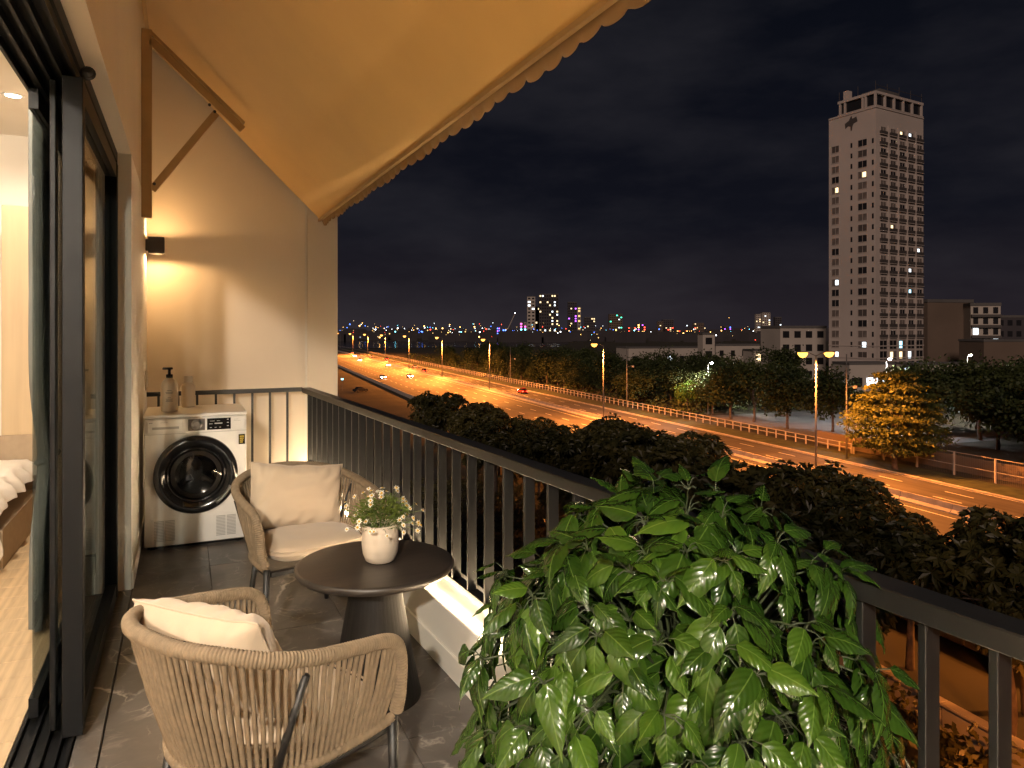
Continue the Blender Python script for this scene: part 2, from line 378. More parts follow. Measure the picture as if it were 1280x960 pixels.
# side railing
rail = thing('balcony_railing', 'long charcoal metal railing beside the table and leafy plant', 'railing', (.925, 6.40, 0), RA)
MB().box((0, 0, .958), (7.6, .075, 1.0), ch=.003).build('top_rail', M['rail'], rail)
MB().box((0, .01, .33), (7.6, .06, .358), ch=.002).build('bottom_rail', M['rail'], rail)
bal = MB().box((-.008, .012, .358), (.008, .055, .958), ch=.0015).mesh('baluster', M['rail'])
yb = [.40, .525, .65, .775, .90, 1.03, 1.16, 1.30, 1.44, 1.59, 1.75]
y = 1.92
while y < 6.36: yb.append(y); y += .172
for y in yb: put('baluster', bal, rail, loc=((6.40 - y) / .9984, 0, 0))
foot = MB().box((-.014, .02, .27), (.014, .05, .33)).mesh('foot', M['rail'])
for k in range(9): put('foot', foot, rail, loc=(.35 + k * .82, 0, 0))
# end railing
er = thing('balcony_railing', 'short slim black railing across the end wall behind the washing machine', 'railing', (-.27, 6.42, 0))
MB().box((0, 0, .965), (1.205, .03, 1.0), ch=.002).build('top_rail', M['black'], er)
MB().box((0, .003, .10), (1.205, .027, .13)).build('bottom_rail', M['black'], er)
b2 = MB().box((-.009, .004, .13), (.009, .026, .965)).mesh('baluster', M['black'])
for k in range(8): put('baluster', b2, er, loc=(.085 + k * .142, 0, 0))
# end wall
ew = thing('end_wall', 'tall cream wall closing the far end of the balcony', 'wall', (0, YE, 0))
MB().box((XW - .33, 0, -.25), (.985, .16, 4.4)).build('wall_panel', M['wall'], ew)
MB().box((1.005, 0, -1.2), (1.273, .16, 4.4)).build('wall_panel', M['wall'], ew)
MB().box((.985, .012, -.25), (1.005, .16, 4.4)).build('trim_strip', M['trim'], ew)
# door wall
dw = thing('door_wall', 'cream apartment wall and beam around the sliding door', 'wall')
MB().box((-.60, 4.68, 0), (XW, YE, 2.51)).build('pier', M['wall2'], dw)
MB().box((-.60, -2.9, 2.51), (XW, YE, 4.4)).build('beam', M['wall'], dw)
MB().box((XW, 4.70, 0.001), (XW + .010, YE, .10), ch=.002).build('baseboard', M['wall2'], dw)
MB().box((-.60, -2.9, 0), (XW, -2.5, 2.51)).build('pier', M['wall2'], dw)
# threshold stone beside the track
th = MB().box((-.36, -2.5, -.014), (-.2745, 4.68, .004), ch=.0015).build('door_threshold', M['tile'], label='narrow dark stone threshold along the sliding door', cat='threshold')
# ------------------------------------------------------------------ sliding door
dr = thing('sliding_door', 'dark aluminium framed sliding glass door standing partly open', 'door')
f = MB()
f.box((-.56, -2.5, 2.455), (-.345, 4.68, 2.51))
for x in (-.36, -.405, -.45, -.495, -.545): f.box((x - .005, -2.5, 2.42), (x + .005, 4.60, 2.455))
f.build('head_track', M['alu'], dr)
f = MB().box((-.56, -2.5, -.02), (-.362, 4.68, .0))
for x in (-.37, -.405, -.45, -.495, -.545): f.box((x - .005, -2.5, 0), (x + .005, 4.60, .024))
f.build('floor_track', M['alu'], dr)
f = MB().box((-.45, 4.625, 0), (-.345, 4.679, 2.455))
for x in (-.36, -.405, -.44): f.box((x - .006, 4.58, .024), (x + .006, 4.625, 2.42))
f.build('jamb', M['alu'], dr)
def panel(x0, x1, y0, y1, glass_from=None, stile=.065, near=True):
    if near:
        MB().box((x0, y0, .026), (x1, y0 + stile, 2.418), ch=.003).build('stile', M['alu'], dr)
    MB().box((x0, y1 - stile, .026), (x1, y1, 2.418), ch=.003).build('stile', M['alu'], dr)
    ya = y0 + stile if near else y0
    MB().box((x0 + .004, ya, .026), (x1 - .004, y1 - stile, .10)).build('bottom_rail', M['alu'], dr)
    MB().box((x0 + .004, ya, 2.34), (x1 - .004, y1 - stile, 2.418)).build('top_rail', M['alu'], dr)
    xm = (x0 + x1) / 2
    MB().box((xm - .003, ya, .10), (xm + .003, y1 - stile, 2.34)).build('glass', M['glass'], dr)
panel(-.400, -.334, 3.03, 4.57)
panel(-.540, -.500, 3.24, 4.50, near=False)
sb = MB()
for k, (x, y) in enumerate(((-.428, 3.10), (-.436, 3.17), (-.446, 3.25))): sb.box((x - .02, y, .026), (x, y + .04, 2.418), ch=.003)
sb.build('interlock', M['alu'], dr)
MB().lathe([(0, 0), (.022, .0), (.026, .012), (.018, .022), (0, .024)], 14, (-.32, 3.06, 2.44), ax='-y').build('end_cap', M['alu2'], dr)
# ------------------------------------------------------------------ awning
aw = thing('awning', 'ochre fabric awning sloping down over the balcony', 'awning')
AX0, AZ0, AZ1 = -.27, 3.87, 2.475
fx = lambda y: 1.096 + (6.5 - y) * .010
mb = MB(); NY, NX = 40, 12
for top in (0, .004):
    k0 = len(mb.v); vs = []; fs = []
    for i in range(NY + 1):
        y = 6.5 - i * 8.3 / NY
        for j in range(NX + 1):
            t = j / NX; x = AX0 + (fx(y) - AX0) * t
            z = AZ0 + (AZ1 - AZ0) * t - .03 * math.sin(math.pi * t) + .006 * math.sin(y * 2.3) * math.sin(math.pi * t)
            vs.append((x, y, z + top))
    for i in range(NY):
        for j in range(NX):
            a = i * (NX + 1) + j; fs.append((a, a + 1, a + NX + 2, a + NX + 1))
    mb.add(vs, fs)
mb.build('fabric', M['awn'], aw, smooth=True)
MB().bar((fx(6.5) - .008, 6.5, AZ1 - .010), (fx(-1.8) - .008, -1.8, AZ1 - .010), .022, .022).build('front_bar', M['arm'], aw)
MB().bar((AX0 + .02, 6.5, AZ0 - .0), (AX0 + .02, -1.8, AZ0 - .0), .05, .05).build('wall_bar', M['arm'], aw)
mb = MB(); n = 520; vs = []; fs = []
for i in range(n + 1):
    y = 6.5 - i * 8.3 / n; ph = (y * 1 / .135) % 1
    d = .036 + .028 * math.sqrt(max(0, 1 - (2 * ph - 1) ** 2))
    off = .020 + .010 * math.sin(y * 9) 
    x = fx(y) + .006
    vs += [(x, y, AZ1 + .004), (x + off * .6, y, AZ1 - d * .5), (x + off, y, AZ1 - d), (x + .003, y, AZ1 + .004), (x + off * .6 + .003, y, AZ1 - d * .5), (x + off + .003, y, AZ1 - d)]
for i in range(n):
    a = i * 6
    fs += [(a, a + 1, a + 7, a + 6), (a + 1, a + 2, a + 8, a + 7), (a + 3, a + 9, a + 10, a + 4), (a + 4, a + 10, a + 11, a + 5), (a + 2, a + 5, a + 11, a + 8)]
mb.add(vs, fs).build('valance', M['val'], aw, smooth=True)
br = thing('awning_bracket', 'triangular bronze bracket on the wall holding up the awning', 'bracket', (0, 5.7, 0))
MB().box((-.272, -.02, 2.29), (-.205, .02, 3.62), ch=.003).build('wall_bar', M['arm'], br)
MB().bar((-.215, 0, 3.545), (.395, 0, 2.985), .055, .04).build('arm', M['arm'], br)
MB().bar((-.205, 0, 2.49), (.215, 0, 3.085), .05, .028).build('brace', M['arm'], br)
MB().bar((-.215, .0, 3.600), (.405, .0, 3.030), .022, .055).build('edge_rail', M['arm'], br)
for p in ((.205, -.018, 3.09), (.17, -.018, 3.135), (-.19, -.018, 2.53)): MB().lathe([(0, 0), (.011, 0), (.011, .008), (0, .01)], 8, p, ax='-y').build('bolt', M['alu2'], br)
# ------------------------------------------------------------------ wall sconce
sc = thing('wall_sconce', 'small black cube wall lamp glowing up and down on the pier', 'wall lamp', (XW, 6.36, 2.10))
mb = MB()
for a, b in (((.02, -.055, 0), (.028, .055, .13)), ((.127, -.055, 0), (.135, .055, .13)), ((.028, -.055, 0), (.127, -.048, .13)), ((.028, .048, 0), (.127, .055, .13))): mb.box(a, b)
mb.build('housing', M['black'], sc)
MB().box((.001, -.04, .02), (.02, .04, .11)).build('back_plate', M['black'], sc)
MB().box((.03, -.046, .055), (.125, .046, .075)).build('core', M['black'], sc)
MB().lathe([(0, .0755), (.032, .0755), (.032, .081), (0, .081)], 16, (.078, 0, 0)).build('bulb', M['sc'], sc)
MB().lathe([(0, .0545), (.032, .0545), (.032, .049), (0, .049)], 16, (.078, 0, 0)).build('bulb', M['sc'], sc)
spot('sconce_light_up', (.078, 0, .136), 5, (1, .60, .26), 178, .25, .03, (0, 0, 1), sc)
spot('sconce_light_down', (.078, 0, -.006), 9.5, (1, .60, .26), 178, .25, .03, (0, 0, -1), sc)
# wall switch
ws = thing('wall_socket', 'small cream socket plate on the pier above the washing machine', 'socket', (XW, 6.27, 1.03))
MB().box((0.001, -.05, 0), (.012, .05, .155), ch=.003).build('plate', M['trim'], ws)
MB().box((.012, -.036, .02), (.016, .036, .135), ch=.002).build('cover', M['white'], ws)
# ------------------------------------------------------------------ bedroom behind the door
bf = MB().box((-5, -2.9, -.06), (-.561, 7.1, -.014)).build('bedroom_floor', M['plank'], kind='structure')
pk = MB().box((0, 0, -.013), (1.196, .186, .0), ch=.001).mesh('plank', M['plank'])
for j in range(26):
    for i in range(2):
        x = -.562 - 1.196 - i * 1.2 - (j % 3) * .0
        put('plank', pk, bf, loc=(x, 2.2 + j * .1885, 0))
MB().box((-5, -2.9, 3.1), (-.60, 7.1, 3.2)).build('bedroom_ceiling', M['wall2'], kind='structure')
MB().box((-5, 7.1, -.06), (-.60, 7.22, 3.1)).build('bedroom_wall', M['wall2'], kind='structure')
MB().box((-5.1, -2.9, -.06), (-5, 7.22, 3.1)).build('bedroom_wall', M['wall2'], kind='structure')
MB().box((-5, -3.0, -.06), (-.60, -2.9, 3.1)).build('bedroom_wall', M['wall2'], kind='structure')
for k, y in enumerate((5.88, 3.73, 1.58)):
    d = thing('ceiling_downlight', ['small round downlight glowing in the bedroom ceiling near the wardrobe', 'second round bedroom ceiling downlight from the wardrobe', 'third round bedroom ceiling downlight from the wardrobe'][k], 'downlight', (-1.06, y, 3.1), group='bedroom downlights')
    MB().lathe([(.045, -.004), (.06, -.012), (.064, -.006), (.064, -.0005), (.045, -.0005)], 20, cap=False).build('ring', M['white'], d, smooth=True)
    MB().lathe([(0, -.006), (.045, -.006), (.045, -.003), (0, -.003)], 20).build('lens', M['dl'], d)
    spot('downlight_beam', (0, 0, -.02), (80, 110, 170)[k], (1, .86, .69), 165, .5, .045, (0, 0, -1), d)
d = thing('ceiling_lamp', 'round flush ceiling lamp lighting the near end of the bedroom', 'ceiling lamp', (-1.33, -2.35, 3.1))
MB().lathe([(.19, 0), (.19, -.03), (.18, -.04)], 32, cap=False).build('rim', M['white'], d, smooth=True)
MB().lathe([(.18, -.035), (.16, -.055), (.10, -.07), (0, -.075)], 32, cap=False).build('diffuser', emat('lamp diffuser', (1, .84, .62), 6), d, smooth=True)
lp_ = bpy.data.lights.new('ceiling_lamp_light', 'POINT'); lp_.energy = 880; lp_.color = (1, .87, .71); lp_.shadow_soft_size = .07
lo_ = bpy.data.objects.new('ceiling_lamp_light', lp_); C.objects.link(lo_); lo_.parent = d; lo_.location = (0, 0, -.20)
wd = thing('wardrobe', 'tall oak wardrobe against the bedroom back wall', 'wardrobe', (-1.29, 6.72, 0))
MB().box((0, .02, 0), (.68, .375, 2.47)).build('cabinet', M['wardrobe'], wd)
for k in range(2): MB().box((.003 + k * .34, 0, .04), (.337 + k * .34, .0195, 2.465), ch=.002).build('door', M['wardrobe'], wd)
bed = thing('bed', 'low bed with rumpled white duvet in the bedroom', 'bed', (-3.0, 5.35, 0))
MB().box((.05, .06, 0), (1.97, 1.33, .25)).build('base', M['head'], bed)
MB().box((.0, 1.335, 0.0), (2.28, 1.365, .68)).build('headboard', M['head'], bed)
mb = MB(); vs = []; fs = []; n, m = 56, 40
for i in range(n + 1):
    for j in range(m + 1):
        u = -.30 + 2.32 * i / n + .0; v = -.36 + 1.66 * j / m
        dx = max(0, u - 1.9); dy = max(0, -v + .02)
        h = .50 - (dx + dy) * 1.0 + .03 * mnoise.noise((u * 4, v * 4, 1)) + .015 * mnoise.noise((u * 11, v * 11, 3))
        x = min(u, 1.93 + .12 * math.sqrt(dx) if dx else u); yy = max(v, -.05 - .03 * math.sqrt(dy) if dy else v)
        if dx: x += .025 * math.sin(v * 22)
        if dy: yy += .025 * math.sin(u * 19)
        vs.append((max(x, .0), yy, max(h, .05 + .03 * math.sin(u * 8))))
for i in range(n):
    for j in range(m):
        a = i * (m + 1) + j; fs.append((a, a + m + 1, a + m + 2, a + 1))
mb.add(vs, fs).build('duvet', M['linen'], bed, smooth=True)
def curtain(name, label, x, y0, y1, z0, z1, m_, folds, amp, tie=None):
    t = thing(name, label, 'curtain', (x, y0, 0))
    vs = []; fs = []; n, k = folds * 10, 24; wd_ = y1 - y0
    for j in range(k + 1):
        z = z0 + (z1 - z0) * j / k
        pin = 1
        if tie: pin = 1 - .45 * math.exp(-((z - tie) / .28) ** 2)
        for i in range(n + 1):
            s = i / n
            yy = wd_ * (1 - (1 - s) * pin)
            vs.append((amp * math.sin(s * folds * 2 * math.pi + .3 * math.sin(z * 2)) * (.6 + .4 * pin), yy, z))
    for j in range(k):
        for i in range(n):
            a = j * (n + 1) + i; fs.append((a, a + 1, a + n + 2, a + n + 1))
    MB().add(vs, fs).build('cloth', m_, t, smooth=True)
    if tie: MB().tube([(amp * 1.3 * math.cos(q), wd_ * (1 - .275 * 1.0) + wd_ * .29 * math.sin(q), tie + .02 * math.cos(q)) for q in [2 * math.pi * i / 20 for i in range(21)]], .012, 6).build('tieback', m_, t)
    MB().tube([(0, -.1, z1 + .015), (0, wd_ + .05, z1 + .015)], .012, 8).build('rod', M['alu'], t)
curtain('curtain', 'grey tied back curtain behind the sliding door glass', -.66, 4.14, 4.66, .03, 2.9, M['gcurt'], 7, .035, tie=.82)
curtain('curtain', 'beige sheer curtain seen behind the closed door panel', -.67, 4.8, 6.5, .03, 2.9, M['sheer'], 12, .03)
# ================================================================== washing machine
wm = thing('washing_machine', 'white front loading washing machine in the balcony corner', 'washing machine', (-.245, 5.44, 0))
autosmooth(MB().box((0, 0, .025), (.65, .59, .895), ch=.006).build('cabinet', M['white'], wm))
autosmooth(MB().box((-.003, -.004, .897), (.653, .595, .92), ch=.006).build('worktop', M['white'], wm))
for x in (.05, .60):
    for y in (.05, .54): MB().lathe([(.022, 0), (.022, .012), (.014, .014), (.014, .026)], 12, (x, y, 0)).build('foot', M['plast'], wm)
MB().box((.012, -.006, .792), (.638, -.0005, .888), ch=.002).build('control_panel', M['white'], wm)
dwr = MB().box((.02, -.0105, .80), (.238, -.0065, .882), ch=.0015).build('detergent_drawer', M['white'], wm)
MB().box((.05, -.0125, .822), (.215, -.011, .838)).build('handle', M['grille'], dwr)
MB().box((.10, -.0118, .866), (.145, -.0108, .8685)).build('mark', M['grille'], dwr)
MB().box((.03, -.0118, .865), (.052, -.0108, .871)).build('mark', M['grille'], dwr)
dp = MB().box((.272, -.010, .803), (.378, -.0065, .882)).build('dial_panel', M['ink'], wm)
autosmooth(MB().lathe([(.036, 0), (.036, .004), (.030, .006), (.030, .018), (.026, .021), (.018, .021), (.017, .019), (0, .019)], 32, (.325, -.010, .843), ax='-y').build('dial', M['chrome'], dp))
ds = MB().box((.392, -.010, .803), (.545, -.0065, .882)).build('display', M['plast'], wm)
for k, (x, z, w, s) in enumerate([(.41, .862, .03, .003), (.455, .862, .02, .003), (.405, .842, .022, .004), (.44, .842, .05, .008), (.52, .868, .012, .006), (.52, .846, .012, .006), (.52, .823, .012, .006), (.41, .816, .012, .004), (.44, .816, .012, .004), (.47, .816, .012, .004)]):
    MB().box((x, -.0112, z), (x + w, -.0102, z + s)).build('symbol', M['grille'], ds)
for z in (.868, .858): MB().box((.565, -.0075, z), (.565 + (.03 if z > .86 else .045), -.0062, z + .002)).build('mark', M['grille'], wm)
MB().box((.0, -.0025, .786), (.65, -.0004, .7885)).build('seam', M['grille'], wm)
st = MB().box((.598, -.003, .69), (.64, -.0004, .76)).build('energy_label', M['plast'], wm)
for k in range(4): MB().box((.604, -.0042, .70 + k * .0135), (.625 + .003 * k, -.0032, .708 + k * .0135)).build('stripe', M['sticker'], st)
dc = (.323, 0, .50)
rg = MB().lathe([(.268, 0), (.268, .022), (.260, .034), (.238, .040), (.215, .036), (.196, .024), (.188, .012)], 64, dc, ax='-y', cap=False).build('door_ring', M['plast'], wm, smooth=True)
MB().lathe([(.188, .013), (.186, .020), (.178, .022), (.172, .014)], 64, dc, ax='-y', cap=False).build('trim_ring', M['plast'], rg, smooth=True)
gl = MB().lathe([(.172, .014), (.168, .024), (.15, .034), (.10, .043), (.05, .047), (.0, .048)], 48, dc, ax='-y', cap=False).build('door_glass', glassmat('washer glass', (.42, .41, .40), 1.4), wm, smooth=True)
dm = MB().lathe([(.188, .006), (.178, .004), (.172, -.0008), (0, -.0012)], 40, (.323, -.002, .50), ax='-y', cap=False).build('drum', M['plast'], wm, smooth=True)
MB().lathe([(.165, .004), (.15, .006), (.135, .004)], 40, (.323, -.002, .50), ax='-y', cap=False).build('rim', M['drum'], dm, smooth=True)
for k in range(3):
    a = R(90 + 120 * k); px_, pz_ = math.cos(a), math.sin(a)
    MB().tube([(.323 + px_ * r_, -.010, .50 + pz_ * r_) for r_ in (.03, .07, .12)], [.022, .018, .010], 10, flat=1).build('baffle', M['drum'], dm, smooth=True)
MB().lathe([(0, .020), (.026, .016), (.034, .006), (.034, 0)], 20, (.323, -.004, .575), ax='-y', cap=False).build('lamp_boss', M['drum'], dm, smooth=True)
hd = MB(); hd.tube([(.323 + .236 * math.cos(R(a)), -.038, .50 + .236 * math.sin(R(a))) for a in range(-58, -20, 4)], .010, 8); hd.build('door_handle', M['chrome'], rg, smooth=True)
for x0 in (.055, .445):
    v = MB().box((x0 - .012, -.0025, .045), (x0 + .17 - .012, -.0004, .215), ch=.0008).build('vent', M['white'], wm)
    for col in range(2):
        for r_ in range(14): MB().box((x0 + .006 + col * .068, -.0045, .06 + r_ * .0102), (x0 + .066 + col * .068, -.0026, .066 + r_ * .0102)).build('slat', M['grille'], v)
MB().box((.02, .03, .004), (.63, .05, .026)).build('plinth', M['plast'], wm)
# bottles
bt = thing('pump_bottle', 'cream pump soap bottle with black pump on the washing machine', 'bottle', (-.093, 5.66, .92))
autosmooth(MB().lathe([(0, 0), (.05, 0), (.056, .006), (.057, .02), (.057, .17), (.053, .20), (.038, .222), (.022, .232), (.02, .24)], 28).build('body', M['bottle'], bt), 60)
MB().lathe([(.023, .238), (.023, .262), (.012, .264), (.009, .267), (.009, .298)], 18).build('pump_collar', M['plast'], bt, smooth=True)
MB().box((-.045, -.012, .296), (.022, .012, .312), ch=.003).build('pump_head', M['plast'], bt)
for k, (w, z) in enumerate([(.03, .15), (.05, .138), (.044, .130), (.02, .10), (.046, .09), (.04, .082), (.046, .074)]):
    pr = MB(); nseg = 6; vs = []
    for i in range(nseg + 1):
        a = -math.pi / 2 + (i / nseg - .5) * w / .057
        vs += [(.0576 * math.cos(a), .0576 * math.sin(a), z), (.0576 * math.cos(a), .0576 * math.sin(a), z + .0028)]
    pr.add(vs, [(2 * i, 2 * i + 2, 2 * i + 3, 2 * i + 1) for i in range(nseg)]).build('print', M['ink'], bt)
bt = thing('bottle', 'pale capped bottle standing in for a faint reflection behind the pump bottle', 'bottle', (.03, 5.93, .92))  # faint reflection built as a solid bottle, tinted close to the wall
autosmooth(MB().lathe([(0, 0), (.044, 0), (.048, .006), (.048, .15), (.042, .17), (.022, .18), (.022, .185)], 24).build('body', mat('reflection bottle', (.70, .60, .48), .4), bt), 60)
autosmooth(MB().lathe([(.032, .185), (.032, .225), (.028, .232), (0, .232)], 20).build('cap', M['trim'], bt), 40)
# ================================================================== rope armchair
def arc(pts, per=10): return cr(pts, per)
def armchair(name, label, group):
    t = thing(name, label, 'armchair', group=group)
    half = [(.305, .300, .405), (.300, .318, .47), (.292, .328, .585), (.245, .335, .645), (.11, .338, .675), (-.03, .328, .698), (-.15, .288, .725), (-.235, .205, .748), (-.285, .105, .758), (-.298, 0, .763)]
    ctl = half + [(x, -y, z) for x, y, z in half[-2::-1]]
    dense = arc(ctl, 26)
    # resample by arc length for even rope wraps
    Ls = [0]
    for a, b in zip(dense, dense[1:]): Ls.append(Ls[-1] + (b - a).length)
    def at(s):
        s = min(max(s, 0), Ls[-1]); lo, hi = 0, len(Ls) - 1
        while hi - lo > 1:
            md = (lo + hi) // 2
            if Ls[md] <= s: lo = md
            else: hi = md
        q = (s - Ls[lo]) / max(1e-9, Ls[hi] - Ls[lo]); return dense[lo].lerp(dense[hi], q)
    Lt = Ls[-1]; pitch = .0095; nw = int(Lt / pitch); pts = []; rs = []
    for i in range(nw):
        for q, rr in ((.02, .0180), (.25, .0212), (.5, .0220), (.75, .0212)):
            pts.append(at((i + q) * Lt / nw)); rs.append(rr)
    MB().tube(pts, rs, 12).build('arm_rail', M['rope'], t, smooth=True)
    hb = [(.300, .292, .385), (.15, .285, .380), (0, .262, .376), (-.11, .212, .374), (-.165, .135, .372), (-.190, .06, .372), (-.196, 0, .372)]
    bc = hb + [(x, -y, z) for x, y, z in hb[-2::-1]]
    bd = arc(bc, 30); Lb = [0]
    for a, b in zip(bd, bd[1:]): Lb.append(Lb[-1] + (b - a).length)
    def bat(u):
        s = u * Lb[-1]; k = 0
        while k < len(Lb) - 2 and Lb[k + 1] < s: k += 1
        return bd[k].lerp(bd[k + 1], (s - Lb[k]) / max(1e-9, Lb[k + 1] - Lb[k]))
    nw2 = int(Lb[-1] / .018); pts = []; rs = []
    for i in range(nw2):
        for q, rr in ((.02, .0125), (.3, .0165), (.7, .0165)): pts.append(bat((i + q) / nw2)); rs.append(rr)
    MB().tube(pts, rs, 10).build('seat_ring', M['rope'], t, smooth=True)
    MB().bar((.285, -.27, .360), (.285, .27, .360), .022, .03).build('front_bar', M['black'], t)
    mb = MB().tube([(p.x * .96, p.y * .96, .352) for p in bd[::6]], .011, 6); mb.build('seat_frame', M['black'], t)
    # cords
    n = 74; s0, s1 = .20 / Lt, 1 - .20 / Lt
    for i in range(n):
        u = i / (n - 1); a = at((s0 + (s1 - s0) * u) * Lt); b = bat(.035 + .93 * u)
        a = a + Vector((0, 0, -.012)); b = b + Vector((0, 0, .010))
        jit = random.uniform(-.0018, .0018)
        mid = a.lerp(b, .5) + Vector((a.x, a.y, 0)).normalized() * (.006 + jit)
        MB().tube([a, a.lerp(mid, .5) + Vector((jit, -jit, 0)), mid, mid.lerp(b, .5), b], .0070 + random.uniform(-.0006, .0006), 6, cap=False).build('cord', M['rope'], t, smooth=True)
    # uprights and legs
    for s in (1, -1):
        MB().tube([(-.055, .322 * s, .66), (-.09, .235 * s, .375)], .011, 8).build('upright', M['black'], t, smooth=True)
        MB().tube([(.296, .292 * s, .390), (.300, .302 * s, 0)], [.017, .012], 10).build('leg', M['black'], t, smooth=True)
        MB().tube([(-.12, .185 * s, .378), (-.175, .225 * s, 0)], [.017, .012], 10).build('leg', M['black'], t, smooth=True)
    # seat cushion (rounded D shape)
    vs = []; fs = []; nr, na = 16, 64; H = .085; z0 = .392
    def outline(an):
        c, s = math.cos(an), math.sin(an); e = 2 / (4.5 if c > 0 else 2.1)
        return (.055 + (.265 if c > 0 else .225) * abs(c) ** e * (1 if c > 0 else -1), .255 * abs(s) ** e * (1 if s > 0 else -1))
    for side in (1, -1):
        for i in range(nr + 1):
            r_ = i / nr
            for k in range(na):
                x, y = outline(2 * math.pi * k / na)
                cx_ = .055
                edge = (1 - r_ ** 6) ** .5 if r_ < 1 else 0
                z = z0 + H / 2 + side * (H / 2 * edge + .012 * (1 - r_ * r_))
                if side > 0: z += .004 * mnoise.noise((x * r_ * 12, y * r_ * 12, 5))
                vs.append((cx_ + (x - cx_) * r_, y * r_, z))
    o = nr * na + na
    for s_ in (0, 1):
        for i in range(nr):
            for k in range(na):
                k2 = (k + 1) % na; q = (s_ * o + i * na + k, s_ * o + (i + 1) * na + k, s_ * o + (i + 1) * na + k2, s_ * o + i * na + k2)
                fs.append(q if s_ == 0 else q[::-1])
    MB().add(vs, fs).build('seat_cushion', M['cush'], t, smooth=True)
    seam = [outline(2 * math.pi * k / 64) for k in range(65)]
    MB().tube([(.055 + (x - .055) * 1.004, y * 1.004, z0 + H / 2 + .022) for x, y in seam], .0035, 5, cap=False).build('piping', M['cush'], t, smooth=True)
    return t
def pillow(label, loc, rot, w=.47, h=.34, th=.14, seed=0):
    n = 34; vs = []; fs = []
    for side in (1, -1):
        for i in range(n + 1):
            for j in range(n + 1):
                u, v = 2 * i / n - 1, 2 * j / n - 1
                pin_x = 1 - .055 * (1 - abs(v) ** 2.2) * abs(u) ** 3; pin_y = 1 - .075 * (1 - abs(u) ** 2.2) * abs(v) ** 3
                x, z = u * w / 2 * pin_x, v * h / 2 * pin_y
                e = max(0, (1 - u ** 4)) ** .55 * max(0, (1 - v ** 4)) ** .55
                d = th / 2 * e
                rim = 4 * e * (1 - e)
                wr = .007 * rim * math.sin((u * 3.1 + v * 1.3 + seed) * 6 + 2.5 * mnoise.noise((u * 2.2, v * 2.2, seed)))
                wr += .012 * (1 - abs(u)) * mnoise.noise((u * 2 + seed, v * 3.4, 2)) * min(1, e * 1.6)
                vs.append((x, side * (d + wr), z + .006 * mnoise.noise((u * 3, v * 3, seed + 9))))
    o = (n + 1) ** 2
    for s_ in (0, 1):
        for i in range(n):
            for j in range(n):
                a = s_ * o + i * (n + 1) + j; q = (a, a + 1, a + n + 2, a + n + 1); fs.append(q if s_ else q[::-1])
    t = thing('pillow', label, 'pillow', loc); t.rotation_euler = rot
    MB().add(vs, fs).build('cover', M['cush'], t, smooth=True)
    rim = []
    for k in range(4 * n):
        q, r_ = divmod(k, n); w_ = 2 * r_ / n - 1
        u, v = ((w_, -1), (1, w_), (-w_, 1), (-1, -w_))[q]
        px_ = 1 - .055 * (1 - abs(v) ** 2.2) * abs(u) ** 3; py_ = 1 - .075 * (1 - abs(u) ** 2.2) * abs(v) ** 3
        rim.append((u * w / 2 * px_, .0, v * h / 2 * py_ + .006 * mnoise.noise((u * 3, v * 3, seed + 9))))
    rim.append(rim[0])
    MB().tube(rim, .0032, 5, cap=False).build('seam', M['cush'], t, smooth=True)
    return t
ch = armchair('armchair', 'near tan rope armchair with its woven back to the camera', 'rope armchairs')
ch.location = (.165, 2.15, 0); ch.rotation_euler = (0, 0, R(31)); ch.scale = (.96,) * 3
c2 = dup(ch); c2['label'] = 'far tan rope armchair beside the washing machine, facing the camera'
c2.location = (.555, 3.87, 0); c2.rotation_euler = (0, 0, math.atan2(-.97, .25)); c2.scale = (.98,) * 3
def onchair(c, lx, ly, lz): return c.matrix_basis @ Vector((lx, ly, lz))
bpy.context.view_layer.update()
p1 = onchair(ch, -.070, .05, .622)
pillow('sand pillow leaning in the near rope armchair', p1, (R(27), R(-3), R(31 - 90 + 6)), .50, .33, .15, 1)
p2 = onchair(c2, -.105, .02, .625)
pillow('sand pillow propped up in the far rope armchair', p2, (R(16), R(-7), math.atan2(-.97, .25) + R(90 - 6) - math.pi), .50, .345, .14, 5)
# ================================================================== table
tb = thing('side_table', 'round dark wood table with a fluted cone base', 'table', (.715, 2.92, 0))
autosmooth(MB().lathe([(0, .512), (.288, .512), (.310, .518), (.319, .530), (.320, .541), (.315, .5475), (.306, .549), (0, .550)], 96).build('table_top', M['ttop'], tb), 50)
mb = MB(); vs = []; fs = []; na = 132; prof = [(.186, 0), (.186, .012), (.181, .03), (.154, .16), (.126, .32), (.108, .42), (.103, .475), (.130, .500), (.17, .512)]
for r_, z in prof:
    for k in range(na):
        rr = r_ + (.0001 if k % 3 else -.0002) * (1 if .02 < z < .49 else 0); a = 2 * math.pi * k / na
        vs.append((rr * math.cos(a), rr * math.sin(a), z))
for i in range(len(prof) - 1):
    for k in range(na): k2 = (k + 1) % na; fs.append((i * na + k, i * na + k2, (i + 1) * na + k2, (i + 1) * na + k))
mb.add(vs, fs).build('cone_base', M['table'], tb)
